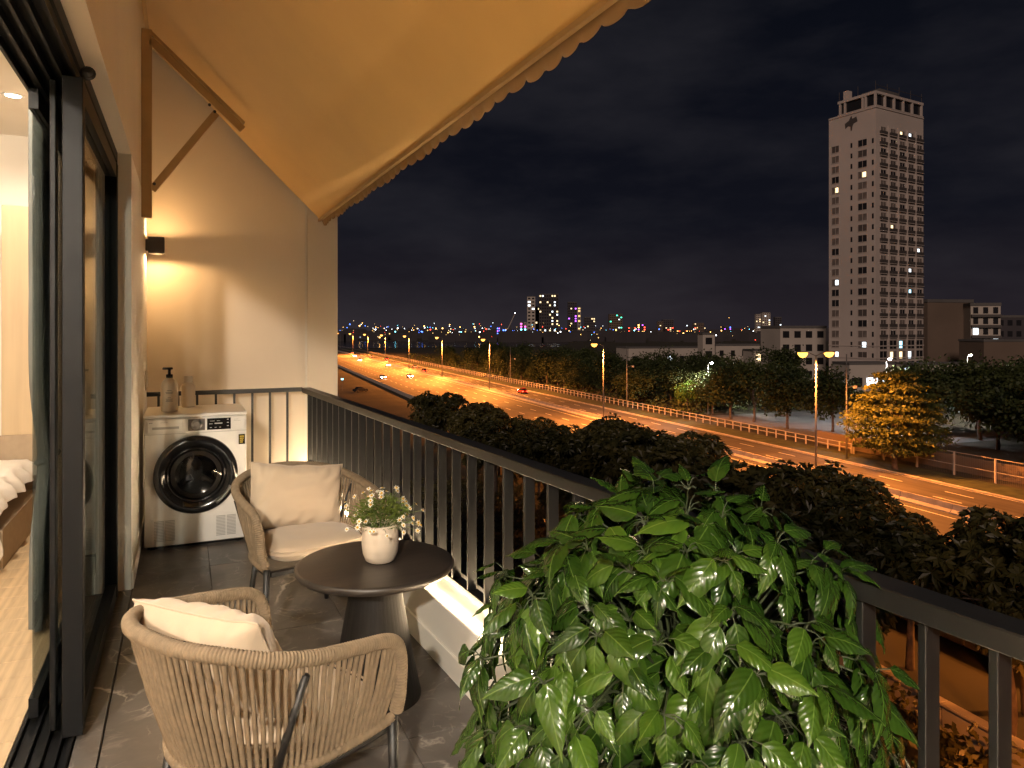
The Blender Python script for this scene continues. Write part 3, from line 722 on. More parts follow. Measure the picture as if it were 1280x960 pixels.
# ================================================================== daisies in a pot
fp = thing('flower_pot', 'small cream pot of white daisies on the round table', 'potted plant', (.735, 2.92, .5505))
mb = MB().lathe([(0, 0), (.050, 0), (.060, .006), (.071, .035), (.0755, .075), (.074, .125), (.0715, .150), (.0685, .153), (.0655, .150), (.067, .12), (.060, .115), (0, .115)], 48)
autosmooth(mb.build('pot', M['pot'], fp), 50)
MB().lathe([(.066, .118), (.03, .126), (0, .127)], 24, cap=False).build('soil', M['soil'], fp)
rnd = random.Random(3); fol = MB(); stems = MB()
for k in range(1150):
    a = rnd.uniform(0, 2 * math.pi); el = rnd.uniform(.05, 1) ** .8; rr = rnd.uniform(.25, 1) ** .6
    th = el * 1.35
    c_ = Vector((math.sin(th) * math.cos(a) * .125 * rr, math.sin(th) * math.sin(a) * .125 * rr, .135 + math.cos(th) * .125 * rr + rnd.uniform(-.01, .015)))
    d = Vector((math.cos(a) * .8 + rnd.uniform(-.6, .6), math.sin(a) * .8 + rnd.uniform(-.6, .6), rnd.uniform(-.1, 1))).normalized()
    s_ = d.cross(Vector((rnd.random(), rnd.random(), rnd.random()))).normalized(); l = rnd.uniform(.018, .036); w = rnd.uniform(.0016, .0034)
    fol.add([c_, c_ + d * l * .5 + s_ * w, c_ + d * l + Vector((0, 0, -.004)), c_ + d * l * .5 - s_ * w], [(0, 1, 2, 3)])
fol.build('foliage', M['herb'], fp, kind='stuff')
flw = []
for v_ in range(3):
    mb = MB(); npt = 7 + v_
    for k in range(npt):
        a = 2 * math.pi * k / npt; l = .0135 * random.uniform(.85, 1.1); b_ = a + .30; c_ = a - .30; dz = random.uniform(-.003, .003)
        mb.add([(0, 0, 0), (l * .6 * math.cos(c_), l * .6 * math.sin(c_), .001), (l * math.cos(a), l * math.sin(a), dz), (l * .6 * math.cos(b_), l * .6 * math.sin(b_), .001)], [(0, 1, 2, 3)], 0)
    mb.lathe([(.0052, .0), (.0046, .0032), (.002, .0048), (0, .005)], 8, mi=1, cap=False)
    flw.append(mb.mesh('flower', [M['petal'], M['pollen']]))
for k in range(64):
    a = rnd.uniform(0, 2 * math.pi); th = rnd.uniform(.05, 1) ** .7 * 1.5; rr = rnd.uniform(.88, 1.25)
    tip = Vector((math.sin(th) * math.cos(a) * .160 * rr, math.sin(th) * math.sin(a) * .160 * rr, .135 + math.cos(th) * .135 * rr))
    base = Vector((math.cos(a) * .02, math.sin(a) * .02, .12)); mid = base.lerp(tip, .55) + Vector((0, 0, .02))
    stems.tube(cr([base, mid, tip], 3), .0009, 4, cap=False)
    n_ = Vector((math.cos(a) * math.sin(th) * .8, math.sin(a) * math.sin(th) * .8, .45 + rnd.uniform(-.1, .4)))
    if rnd.random() < .5: n_ += Vector((-.25, -.8, .2))
    put('flower', rnd.choice(flw), fp, loc=tip, rot=n_.to_track_quat('Z', 'Y').to_euler(), scale=rnd.uniform(.75, 1.1))
stems.build('stem', M['stem'], fp, kind='stuff')
# ================================================================== big leafy plant by the railing
def bigleafmat():
    m = bpy.data.materials.new('glossy dark green leaf'); m.use_nodes = True; t = m.node_tree; b = t.nodes['Principled BSDF']; o = t.nodes['Material Output']
    b.inputs['Roughness'].default_value = .22; b.inputs['Specular IOR Level'].default_value = .42; b.inputs['Coat Weight'].default_value = .0; b.inputs['Coat Roughness'].default_value = .15
    tc_ = t.nodes.new('ShaderNodeTexCoord'); sx = t.nodes.new('ShaderNodeSeparateXYZ'); t.links.new(tc_.outputs['UV'], sx.inputs[0])
    inf = t.nodes.new('ShaderNodeObjectInfo')
    n = t.nodes.new('ShaderNodeTexNoise'); n.inputs['Scale'].default_value = 14; t.links.new(tc_.outputs['Object'], n.inputs[0])
    ad = t.nodes.new('ShaderNodeMath'); ad.operation = 'MULTIPLY_ADD'; ad.inputs[1].default_value = .55; t.links.new(inf.outputs['Random'], ad.inputs[0]); 
    h = t.nodes.new('ShaderNodeMath'); h.operation = 'MULTIPLY'; h.inputs[1].default_value = .45; t.links.new(n.outputs[0], h.inputs[0]); t.links.new(h.outputs[0], ad.inputs[2])
    r = t.nodes.new('ShaderNodeValToRGB'); r.color_ramp.elements[0].color = (.007, .023, .003, 1); r.color_ramp.elements[1].color = (.043, .090, .009, 1)
    r.color_ramp.elements[0].position = .12; r.color_ramp.elements[1].position = .72; e3 = r.color_ramp.elements.new(.86); e3.color = (.085, .115, .013, 1)
    t.links.new(ad.outputs[0], r.inputs[0])
    # midrib: |u-.5| small -> paler
    s1 = t.nodes.new('ShaderNodeMath'); s1.operation = 'SUBTRACT'; s1.inputs[1].default_value = .5; t.links.new(sx.outputs[0], s1.inputs[0])
    s2 = t.nodes.new('ShaderNodeMath'); s2.operation = 'ABSOLUTE'; t.links.new(s1.outputs[0], s2.inputs[0])
    mr = t.nodes.new('ShaderNodeMapRange'); mr.inputs[1].default_value = .008; mr.inputs[2].default_value = .03; mr.inputs[3].default_value = .40; mr.inputs[4].default_value = 0; t.links.new(s2.outputs[0], mr.inputs[0])
    mx = t.nodes.new('ShaderNodeMixRGB'); mx.inputs[2].default_value = (.16, .24, .06, 1); t.links.new(mr.outputs[0], mx.inputs[0]); t.links.new(r.outputs[0], mx.inputs[1])
    t.links.new(mx.outputs[0], b.inputs['Base Color'])
    # side veins as fine relief: wave of v - k*|u-.5|
    k1 = t.nodes.new('ShaderNodeMath'); k1.operation = 'MULTIPLY_ADD'; k1.inputs[1].default_value = -.62; t.links.new(s2.outputs[0], k1.inputs[0]); t.links.new(sx.outputs[1], k1.inputs[2])
    k2 = t.nodes.new('ShaderNodeMath'); k2.operation = 'MULTIPLY'; k2.inputs[1].default_value = 40; t.links.new(k1.outputs[0], k2.inputs[0])
    k3 = t.nodes.new('ShaderNodeMath'); k3.operation = 'SINE'; t.links.new(k2.outputs[0], k3.inputs[0])
    bp = t.nodes.new('ShaderNodeBump'); bp.inputs['Strength'].default_value = .30; bp.inputs['Distance'].default_value = .0010; t.links.new(k3.outputs[0], bp.inputs['Height']); t.links.new(bp.outputs[0], b.inputs['Normal'])
    tr = t.nodes.new('ShaderNodeBsdfTranslucent'); t.links.new(mx.outputs[0], tr.inputs[0])
    ms = t.nodes.new('ShaderNodeMixShader'); ms.inputs[0].default_value = .22
    t.links.new(b.outputs[0], ms.inputs[1]); t.links.new(tr.outputs[0], ms.inputs[2]); t.links.new(ms.outputs[0], o.inputs[0])
    return m
M['bigleaf'] = bigleafmat()
def leaf_mesh(seed, L_=.135, W_=.070):
    rn = random.Random(seed); nv, nu = 9, 3; vs = []; uv = []; fs = []
    curl = rn.uniform(.35, 1.0); fold = rn.uniform(-.05, .34); tw = rn.uniform(-.35, .35)
    for j in range(nv + 1):
        v = j / nv
        w = W_ / 2 * (math.sin(math.pi * min(1, v * 1.05) ** .62) ** .85 if v < .95 else 0)
        if v > .74: w = W_ / 2 * (.50 * ((1 - v) / .26) ** 1.25 + .02 * (1 - v))
        w = max(w, .0006); 
        if j == 0: w = .0035
        zc = -curl * L_ * v * v * .55
        for i in range(-nu, nu + 1):
            u = i / nu
            x = u * w; ud = abs(u)
            z = zc + fold * w * ud - .26 * W_ * ud * ud * math.sin(math.pi * min(1, v * 1.1)) + .0022 * math.sin(v * 19 + (2 if u > 0 else 0) + seed) * ud
            x2 = x * math.cos(tw * v) - (z - zc) * math.sin(tw * v); z2 = zc + x * math.sin(tw * v) + (z - zc) * math.cos(tw * v)
            vs.append((x2, L_ * v * (1 - .12 * curl * v), z2)); uv.append((.5 + .5 * u * (w / (W_ / 2)), v))
    n = 2 * nu + 1
    for j in range(nv):
        for i in range(n - 1): a = j * n + i; fs.append((a, a + 1, a + n + 1, a + n))
    me = MB().add(vs, fs).mesh('leaf', M['bigleaf'], True)
    ul = me.uv_layers.new(name='UVMap')
    for lp in me.loops: ul.data[lp.index].uv = uv[lp.vertex_index]
    return me
leaves = [leaf_mesh(k, .112 + .010 * (k % 3), .057 + .007 * (k % 2)) for k in range(7)]
PC = Vector((.978, 1.285, .62)); PRr = Vector((.46, .40, .525))
pl = thing('leafy_plant', 'large bushy plant with glossy green pointed leaves by the railing', 'plant', (.97, 1.26, 0))
PL = Vector((.97, 1.26, 0))
autosmooth(MB().lathe([(0, 0), (.13, 0), (.145, .01), (.20, .36), (.205, .40), (.195, .405), (.185, .395), (.18, .35), (0, .345)], 36).build('planter', M['terra'], pl), 40)
MB().lathe([(.181, .352), (.08, .362), (0, .364)], 20, cap=False).build('soil', M['soil'], pl)
rl = random.Random(21); twig = MB(); cand = []
for k in range(6):
    a = k * 1.05 + .2; base = Vector((.05 * math.cos(a), .05 * math.sin(a), .33)); tip = Vector((.16 * math.cos(a), .14 * math.sin(a), .80 + .1 * rl.random()))
    twig.tube(cr([base, base.lerp(tip, .5) + Vector((rl.uniform(-.03, .03), rl.uniform(-.03, .03), 0)), tip], 4), [.009, .0085, .008, .0075, .007, .0065, .006, .0055, .005], 6)
NN = 470; ga = math.pi * (3 - math.sqrt(5))
for k in range(NN):
    zc = 1 - 1.72 * (k + .5) / NN          # from top down past the equator
    rr_ = math.sqrt(max(0, 1 - zc * zc)); a = k * ga + rl.uniform(-.2, .2); sh = rl.choice((1, 1, 1, .93, .86, .74, .6)) * rl.uniform(.92, 1.05)
    dirv = Vector((rr_ * math.cos(a), rr_ * math.sin(a), zc))
    node = PC - PL + Vector((dirv.x * PRr.x * sh, dirv.y * PRr.y * sh, dirv.z * PRr.z * sh))
    if node.z < .08: continue
    wx, wy = node.x + PL.x, node.y + PL.y
    st = Vector((dirv.x * .10, dirv.y * .10, .45 + .35 * (zc + 1) / 2))
    twig.tube(cr([st, st.lerp(node, .55) + Vector((0, 0, .07)), node], 5), [.0036 - .0002 * q for q in range(11)], 5)
    nl = rl.choice((4, 5, 6)) + (2 if zc > .35 else 0); out = Vector((dirv.x, dirv.y, 0)); out = out.normalized() if out.length > .01 else Vector((1, 0, 0))
    a0 = rl.uniform(0, 6.28)
    for q in range(nl):
        an = a0 + q * 2 * math.pi / nl + rl.uniform(-.3, .3)
        # spread in the plane facing outwards, drooping
        t1 = Vector((0, 0, 1)).cross(out).normalized(); up_ = Vector((0, 0, 1))
        d = t1 * math.cos(an) * .75 + up_ * (math.sin(an) * .34 - .46 + .42 * max(0, zc)) + dirv * (.36 + rl.uniform(-.1, .15))
        d.normalize()
        pet = node + d * rl.uniform(.016, .042)
        nrm = (dirv * 1.0 + Vector((-.10, -.20, .55)) * .8 + Vector((rl.uniform(-.55, .55), rl.uniform(-.55, .55), rl.uniform(-.2, .5))))
        # gravity: leaf axis sags
        ax = (d + Vector((0, 0, -.55 - .45 * rl.random() + .08 * max(0, zc)))).normalized()
        nrm = (nrm - ax * nrm.dot(ax)).normalized(); xx = ax.cross(nrm).normalized()
        rot = Matrix((xx, ax, nrm)).transposed()
        cand.append((pet, rot, rl.choice(leaves), rl.choice((.45, .55, .62, .70, .78, .88)) * rl.uniform(.93, 1.08), (pet + PL)))
        twig.tube([node, node.lerp(pet, .5) + Vector((0, 0, .006)), pet], [.0016, .0013, .0012], 4, cap=False)
# leaves that come forward over the side facing the camera show largest
camp = Vector((0, 0, 1.5))
cand.sort(key=lambda c: (c[4] - camp).length - .0)
inner = MB(); iuv = []
for i, (p, rot, me, sc_, _) in enumerate(cand):
    if i < 300: put('leaf', me, pl, loc=p, rot=rot.to_euler(), scale=sc_)
    else:
        k0 = len(inner.v); inner.add([p + rot @ (v.co * sc_) for v in me.vertices], [tuple(f_.vertices) for f_ in me.polygons])
me = inner.mesh('leaf', M['bigleaf'], True); 
ul = me.uv_layers.new(name='UVMap'); cnt = len(leaves[0].vertices)
uvs = {}
for lp in leaves[0].loops: uvs[lp.vertex_index] = tuple(leaves[0].uv_layers[0].data[lp.index].uv)
for lp in me.loops: ul.data[lp.index].uv = uvs[lp.vertex_index % cnt]
put('leaf', me, pl, kind='stuff')
twig.build('twig', mat('plant twigs', (.026, .036, .012), .6), pl, smooth=True, kind='stuff')
# unseen bulk of this balcony's own building, added and sized to block the sun lamp
ab = thing('apartment_sun_blocker', 'unseen bulk of the own apartment building, added to block the sun lamp', 'building', (-5.2, -70, G))
MB().box((-12, 0, 0), (0, 95, 30)).build('wall', M['wall2'], ab)
for k in range(10): MB().box((.001, .5, 2.6 + k * 3), (.35, 66, 2.85 + k * 3)).build('floor_slab', M['wall2'], ab)
# ================================================================== street, road and verge
SL = .0855; RZ = -math.atan(SL); ct, sn = math.cos(math.atan(SL)), math.sin(math.atan(SL))
def RW(o, s, z=0): return Vector((o * ct + s * sn, -o * sn + s * ct, G + z))    # road frame -> world
def sheet(name, o0, o1, s0, s1, z, m_, kind='structure', parent=None, step=None):
    ob = MB().add([(o0, s0, 0), (o1, s0, 0), (o1, s1, 0), (o0, s1, 0)], [(0, 1, 2, 3)]).build(name, m_, parent, kind=kind)
    ob.rotation_euler = (0, 0, RZ); ob.location = (0, 0, G + z); return ob
MB().add([(-4500, -4500, 0), (4500, -4500, 0), (4500, 4500, 0), (-4500, 4500, 0)], [(0, 1, 2, 3)]).build('ground', M['dirt'], loc=(0, 0, G), kind='structure')
rd = sheet('road', 39, 75.5, -60, 900, .008, M['asph'])
sheet('service_lane', 8, 22, -60, 330, .006, M['asph2'])
sheet('verge', 75.8, 81, -60, 900, .06, M['grass'])
sheet('car_park', 88, 118, 84, 128, .01, mat('pale paving', (.13, .125, .12), .85, var=.15, scale=.4))
def rbox(name, o0, o1, s0, s1, z0, z1, m_, parent=None, **k):
    ob = MB().box((o0, s0, z0), (o1, s1, z1), ch=min(.03, (z1 - z0) / 4)).build(name, m_, parent, **k)
    if parent is None: ob.rotation_euler = (0, 0, RZ); ob.location = (0, 0, G)
    return ob
rbox('kerb', 75.5, 75.8, -60, 900, 0, .16, M['conc'], kind='structure')
dash = MB().add([(-.09, 0, 0), (.09, 0, 0), (.09, 3.4, 0), (-.09, 3.4, 0)], [(0, 1, 2, 3)]).mesh('lane_dash', M['line'])
far = MB()
for o in (68.9, 72.2, 44.8, 49.4, 54.0, 58.6):
    s = 30 + (o * 3.1) % 9
    while s < 620:
        if s < 330 and not (o < 60 and s < 90): put('lane_dash', dash, rd, loc=(o, s, .008))
        elif s >= 330: far.add([(o - .09, s, .008), (o + .09, s, .008), (o + .09, s + 3.4, .008), (o - .09, s + 3.4, .008)], [(0, 1, 2, 3)])
        s += 9
far.build('lane_dash', M['line'], rd, kind='stuff')
for o in (40.0, 62.6, 66.2, 75.1): MB().add([(o - .08, -60, .008), (o + .08, -60, .008), (o + .08, 900, .008), (o - .08, 900, .008)], [(0, 1, 2, 3)]).build('edge_line', M['line'], rd)
# median barrier: concrete profile, one thing with segments
md = thing('median_barrier', 'pale concrete barrier between the two carriageways', 'barrier', (0, 0, G), RZ)
prof = [(-.42, 0), (-.42, .12), (-.16, .40), (-.10, .95), (.10, .95), (.16, .40), (.42, .12), (.42, 0)]
seg = MB().prism([(64.4 + x, z) for x, z in prof], 0, 5.92).mesh('barrier_segment', M['conc'])
for k in range(100): put('barrier_segment', seg, md, loc=(0, 10 + k * 6, 0))
nb = thing('roadside_barrier', 'concrete parapet along the near edge of the highway', 'barrier', (0, 0, G), RZ)
seg = MB().box((37.9, 0, 0), (38.25, 5.9, 1.05), ch=.03).mesh('barrier_segment', M['conc'])
for k in range(70): put('barrier_segment', seg, nb, loc=(0, 6 + k * 6, 0))
lw = thing('low_wall', 'low lit wall glimpsed below through the near balusters', 'wall', (0, 0, G), RZ)
seg = MB().box((29.0, 0, 0), (29.35, 2.96, 1.15), ch=.02).mesh('wall_segment', M['conc'])
cap = MB().box((28.9, 0, 1.15), (29.45, 2.97, 1.27), ch=.015).mesh('coping', M['conc'])
for k in range(16): put('wall_segment', seg, lw, loc=(0, 3 + k * 3, 0)); put('coping', cap, lw, loc=(0, 3 + k * 3, 0))
# fence along the far verge
fn = thing('roadside_fence', 'pale post and rail fence along the far side of the highway', 'fence', (0, 0, G), RZ)
post = MB().box((-.09, -.09, 0), (.09, .09, 1.45), ch=.01).mesh('post', M['conc'])
s = 82
while s < 560: put('post', post, fn, loc=(81.6, s, 0)); s += 2.3 if s < 330 else 4.6
for z in (1.38, .75): MB().bar((81.6, 82, z), (81.6, 880, z), .10, .13).build('rail', M['conc'], fn)
f2 = thing('mesh_fence', 'tall post fence with wire mesh along the car park wall', 'fence', (0, 0, G), RZ)
post = MB().box((-.10, -.10, 0), (.10, .10, 2.9), ch=.01).mesh('post', M['conc'])
for k in range(13): put('post', post, f2, loc=(81.6, 18 + k * 5.3, 0))
for z in (2.85, 1.3): MB().bar((81.6, 12, z), (81.6, 81.6, z), .07, .07).build('rail', M['conc'], f2)
wire = MB()
for k in range(300): wire.bar((81.6, 12 + k * .232, .1), (81.6, 12 + k * .232, 2.85), .012, .012)
wire.build('wire', M['steel'], f2, kind='stuff')
rbox('boundary_wall', 84.0, 84.4, -20, 92, 0, 2.0, M['bldb'], label='brown boundary wall behind the tall fence', cat='wall')
# ================================================================== street lamps
def lamp(X, Y, H, heads, m_, col, power, label, group, arm=2.0, ang=0, rad=.22, real=True):
    t = thing('street_lamp', label, 'street lamp', (X, Y, G), RZ, group)
    MB().tube([(0, 0, 0), (0, 0, H * .5), (0, 0, H)], [.15, .12, .085], 10).build('pole', M['steel'], t, smooth=True)
    MB().lathe([(.30, 0), (.30, .06), (.18, .10), (.16, .5)], 10).build('base', M['steel'], t)
    for sx in heads:
        MB().tube(cr([(0, 0, H - .1), (sx * arm * .5, 0, H + .25), (sx * arm, 0, H + .35)], 4), .05, 6).build('arm', M['steel'], t)
        hd_ = MB().box((sx * arm - .45, -.18, H + .30), (sx * arm + .45, .18, H + .46), ch=.04).build('lamp_head', M['steel'], t)
        MB().lathe([(0, -rad * .9), (rad * .6, -rad * .7), (rad, -rad * .1), (rad, .12), (0, .12)], 14, (sx * arm, 0, H + .20)).build('lens', m_, hd_, smooth=True)
        if real: spot('lamp_light', (sx * arm, 0, H + .05 - rad), power, col, 168, .35, .25, (0, 0, -1), t)
    return t
SOD = (1, .29, .045)
lbl = ['tall twin orange street lamp on the median, behind the conical tree', 'tall orange street lamp on the median in front of the dark wood', 'tall orange street lamp on the median near the red car', 'fourth median street lamp along the highway into the distance', 'fifth median street lamp along the highway into the distance', 'sixth median street lamp along the highway into the distance', 'seventh median street lamp along the highway into the distance', 'eighth median street lamp along the highway into the distance', 'ninth median street lamp along the highway into the distance']
for k, (Y, p) in enumerate([(64.4, 32000), (121, 70000), (193.6, 90000), (250, 130000), (310, 140000), (372, 150000), (434, 150000), (505, 150000), (585, 0)]):
    lamp(64.5 + SL * Y, Y, 14.9, (-1, 1) if k == 0 else (-1,), M['sod'] if k < 3 else M['sodfar'], SOD, p, lbl[k], 'median street lamps', rad=.58 if k < 3 else .6 + .05 * (k - 3), real=p > 0)
lamp(64.5 + SL * 8, 8, 14.9, (-1, 1), M['sod'], SOD, 44000, 'median street lamp just outside the right edge of the view', 'median street lamps')
lamp(26.6, 7, 8.5, (-1,), M['sod'], SOD, 9000, 'shorter orange lamp post by the low wall below the balcony', 'orange lamps of the lane')
lamp(101.2, 121.8, 10.7, (1,), M['wht'], (1, .93, .80), 9000, 'white street lamp beside the small bright green tree', 'white lamps beyond the fence', arm=.9, rad=.26)
lamp(115, 90, 12.5, (1,), M['wht'], (.95, .96, 1), 9000, 'white street lamp in front of the tower podium', 'white lamps beyond the fence', arm=.9, rad=.26)
lamp(139, 91, 12.8, (1,), M['wht'], (1, .92, .80), 9000, 'white street lamp beside the brown apartment block', 'white lamps beyond the fence', arm=.9, rad=.28)
for X, Y, H, la in ((83.6, 71.6, 14.6, 'slim unlit pole on the verge beside the conical tree'), (88.9, 134, 14.4, 'slim unlit pole on the verge with a short camera arm'), (95.6, 211, 12.5, 'slim unlit pole on the verge beyond the red car')):
    t = thing('traffic_pole', la, 'pole', (X, Y, G), RZ, 'slim poles on the verge')
    MB().tube([(0, 0, 0), (0, 0, H)], [.12, .07], 8).build('pole', M['steel'], t, smooth=True)
    MB().bar((0, 0, H * .68), (1.6, 0, H * .70), .08, .08).build('arm', M['steel'], t)
    MB().box((1.3, -.15, H * .70 - .42), (1.75, .15, H * .70 - .05), ch=.03).build('camera_housing', M['bldw'], t)
# ================================================================== cars
def car_meshes():
    d = {}
    lo = [(-2.05, .32), (-2.10, .62), (-1.98, .86), (-1.20, .92), (1.05, .92), (1.90, .78), (2.08, .55), (2.05, .30)]
    mb = MB(); vs = []; n = len(lo)
    for y, k in ((-.82, .97), (-.86, 1), (.86, 1), (.82, .97)):
        for x, z in lo: vs.append((x * k, y, (z - .3) * (k if abs(y) < .85 else 1) + .3))
    fs = [tuple(range(n))[::-1], tuple(range(3 * n, 4 * n))]
    for r_ in range(3):
        for i in range(n): j = (i + 1) % n; fs.append((r_ * n + i, r_ * n + j, (r_ + 1) * n + j, (r_ + 1) * n + i))
    d['body'] = mb.add(vs, fs)
    base = [(-1.55, .90), (-1.05, 1.40), (.28, 1.42), (1.05, .90)]
    mb = MB(); vs = []
    for y0, y1 in ((-.80, -.60), (.80, .60)):
        for i, (x, z) in enumerate(base): vs.append((x, y0 if i in (0, 3) else y1, z))
    fs = [(0, 1, 2, 3), (7, 6, 5, 4), (0, 4, 5, 1), (2, 6, 7, 3)]
    d['cabin'] = mb.add(vs, fs)
    d['roof'] = MB().box((-1.08, -.61, 1.40), (.30, .61, 1.445), ch=.015)
    d['wheel'] = MB().lathe([(0, -.1), (.2, -.1), (.31, -.09), (.33, -.05), (.33, .05), (.31, .09), (.2, .1), (0, .1)], 16, ax='-y')
    return d
CM = car_meshes(); CMm = {}
def car(label, o, s, paint, head=1, rz=None, loc=None, lights=True):
    t = thing('car', label, 'car', loc or RW(o, s, .012), (RZ + R(90 * head)) if rz is None else rz, 'cars on the highway')
    t.rotation_euler.z = (RZ + R(90 if head > 0 else -90)) if rz is None else rz
    for nm, mm in (('body', M[paint]), ('cabin', M['win']), ('roof', M[paint])):
        if (nm, paint) not in CMm: CMm[nm, paint] = CM[nm].mesh(nm, mm)
        put({'cabin': 'window_band'}.get(nm, nm), CMm[nm, paint], t)
    if 'wheel' not in CMm: CMm['wheel'] = CM['wheel'].mesh('wheel', M['tyre'], True)
    for x in (-1.28, 1.30):
        for y in (-.78, .78): put('wheel', CMm['wheel'], t, loc=(x, y, .33))
    if lights:
        for y in (-.62, .62):
            MB().lathe([(0, .05), (.14, .04), (.18, 0), (.14, -.04)], 10, (2.03, y, .66), ax='x').build('headlight', M['head_l'], t)
            MB().box((-2.12, y - .16, .60), (-2.04, y + .16, .76)).build('tail_light', M['tail_l'], t)
    return t
car('small red car in the far carriageway of the highway', 71.2, 191, 'carred', 1)
cars = [(44.0, 265, 'carwh', -1, 'pale car with bright headlights in the near carriageway, left of two'), (54.4, 267, 'carsv', -1, 'silver car with bright headlights in the near carriageway, right of two')]
for o, s, p, h, la in cars: car(la, o, s, p, h)
for k, (o, s) in enumerate([(61.0, 352), (56.3, 418), (61.0, 478), (51.7, 560)]):
    car('%s oncoming car with headlights in the distant near carriageway' % ORD[k], o, s, ('carwh', 'cardk', 'carsv')[k % 3], -1)
for k, (o, s) in enumerate([(67.3, 300), (70.6, 335), (67.3, 395), (73.8, 430), (70.6, 470), (67.3, 540)]):
    car('%s receding car with red tail lights in the distant far carriageway' % ORD[k], o, s, ('cardk', 'carsv', 'carwh')[k % 3], 1)
pc = car('dark parked car below the far end of the railing', 0, 0, 'cardk', rz=R(20), loc=(46.3, 207, G + .012), lights=False)
pc['group'] = 'parked cars'
fl_ = thing('flood_light', 'low blue green floodlight mast beside the parked car', 'flood light', (42.5, 214, G))
MB().tube([(0, 0, 0), (0, 0, 3.2)], .06, 6).build('pole', M['steel'], fl_)
MB().box((-.3, -.1, 3.2), (.3, .1, 3.55)).build('lamp_head', M['cyan light'], fl_)
# ================================================================== trees
def crown(seed, kind, rx, rz, nclump, per, leaf, m_):
    rn = random.Random(seed); vs = []; fs = []
    def quad(c, d, w, l):
        s_ = d.cross(Vector((rn.uniform(-1, 1), rn.uniform(-1, 1), rn.uniform(-1, 1))))
        if s_.length < 1e-4: return
        s_.normalize(); k = len(vs); m = c + d * l * .55
        vs.extend([tuple(c), tuple(m + s_ * w), tuple(c + d * l + Vector((0, 0, -.12 * l))), tuple(m - s_ * w)]); fs.append((k, k + 1, k + 2, k + 3))
    lobes = [(Vector((rn.uniform(-.72, .72), rn.uniform(-.72, .72), rn.uniform(-.55, .62))), rn.uniform(.24, .42)) if kind == 'rosette' else (Vector((rn.uniform(-.55, .55), rn.uniform(-.55, .55), rn.uniform(-.35, .5))), rn.uniform(.38, .62)) for _ in range(14 if kind == 'rosette' else 9)]
    for q in range(nclump):
        if kind == 'tier':
            lev = rn.randrange(8); z = -.92 + lev * .255 + rn.uniform(-.03, .03); R_ = (.82, 1.0, 1.04, 1.0, .90, .74, .52, .28)[lev] * (rn.random() ** .45); a = rn.uniform(0, 6.2832)
            c = Vector((R_ * math.cos(a) * rx, R_ * math.sin(a) * rx, z * rz - .10 * R_ * rz * .5 + .18 * math.sin(3 * a + lev)))
            n_ = Vector((math.cos(a) * .5, math.sin(a) * .5, .55))
        else:
            lc, lr = rn.choice(lobes); dv = Vector((rn.gauss(0, 1), rn.gauss(0, 1), rn.gauss(0, 1) * .9 + .25)).normalized() * lr * rn.uniform(.62, 1.0)
            p = lc + dv; c = Vector((p.x * rx, p.y * rx, p.z * rz)); n_ = Vector((dv.x, dv.y, dv.z + .35 * lr)).normalized()
        if kind == 'rosette':
            t1 = n_.orthogonal().normalized(); t2 = n_.cross(t1); a0 = rn.uniform(0, 6.28)
            for k in range(per):
                a = a0 + 6.2832 * k / per; d = (t1 * math.cos(a) + t2 * math.sin(a) + n_ * rn.uniform(.1, .6)).normalized(); quad(c, d, leaf * .17, leaf * rn.uniform(.8, 1.15))
        else:
            sp_ = leaf * (2.0 if kind == 'tier' else 1.6)
            for k in range(per):
                c2_ = c + Vector((rn.gauss(0, sp_ * .6), rn.gauss(0, sp_ * .6), rn.gauss(0, sp_ * (.14 if kind == 'tier' else .45))))
                d = (n_ * .7 + Vector((rn.uniform(-1, 1), rn.uniform(-1, 1), rn.uniform(-.8, .5 if kind != 'tier' else .2)))).normalized(); quad(c2_, d, leaf * .28, leaf * rn.uniform(.7, 1.15))
    return MB().add(vs, fs).mesh('crown', m_)
def trunk(seed, h, cr_z, rx, r0=.22):
    rn = random.Random(seed); mb = MB(); top = Vector((rn.uniform(-.3, .3), rn.uniform(-.3, .3), cr_z))
    mb.tube(cr([(0, 0, -.1), (rn.uniform(-.15, .15), rn.uniform(-.15, .15), h * .5), top], 4), [r0 * (1.25 - .075 * i) for i in range(9)], 8)
    for k in range(7):
        a = k * .9 + rn.uniform(-.3, .3); s_ = Vector((0, 0, h * rn.uniform(.75, 1.15))); e_ = Vector((math.cos(a) * rx * rn.uniform(.5, .8), math.sin(a) * rx * rn.uniform(.5, .8), cr_z + rn.uniform(-.5, 1.6)))
        mb.tube(cr([s_, s_.lerp(e_, .5) + Vector((0, 0, .5)), e_], 3), [r0 * .45, r0 * .4, r0 * .34, r0 * .28, r0 * .22, r0 * .16, r0 * .1], 6)
    return mb.mesh('trunk', M['bark'], True)
TV = {}
TV['ros'] = [(trunk(k, 4.2, 6.0, 3.4), crown(k + 50, 'rosette', 4.3, 3.6, 640, 9, .56, M['lf1']), 6.3) for k in range(3)]
TV['belt'] = [(trunk(k + 9, 3.0, 5.4, 3.2), crown(k + 80, 'broad', 4.8, 4.3, 300, 13, .60, M['lf2']), 5.5) for k in range(3)]
TV['tier'] = [(trunk(31, 3.0, 8, 1.6, .32), crown(90, 'tier', 4.9, 4.6, 1100, 12, .50, M['lf3']), 7.2)]
TV['green'] = [(trunk(33, 2.6, 4.0, 2.6, .16), crown(92, 'broad', 3.9, 2.0, 230, 11, .5, M['lf4']), 4.6)]
def tree(name, label, loc, kind, scale, group=None, var=0, rz=None, zs=1):
    tm, cm, zc = TV[kind][var % len(TV[kind])]
    t = thing(name, label, 'tree', loc, random.uniform(0, 6.28) if rz is None else rz, group); t.scale = (scale, scale, scale * zs)
    put('trunk', tm, t); put('crown', cm, t, loc=(0, 0, zc)); return t
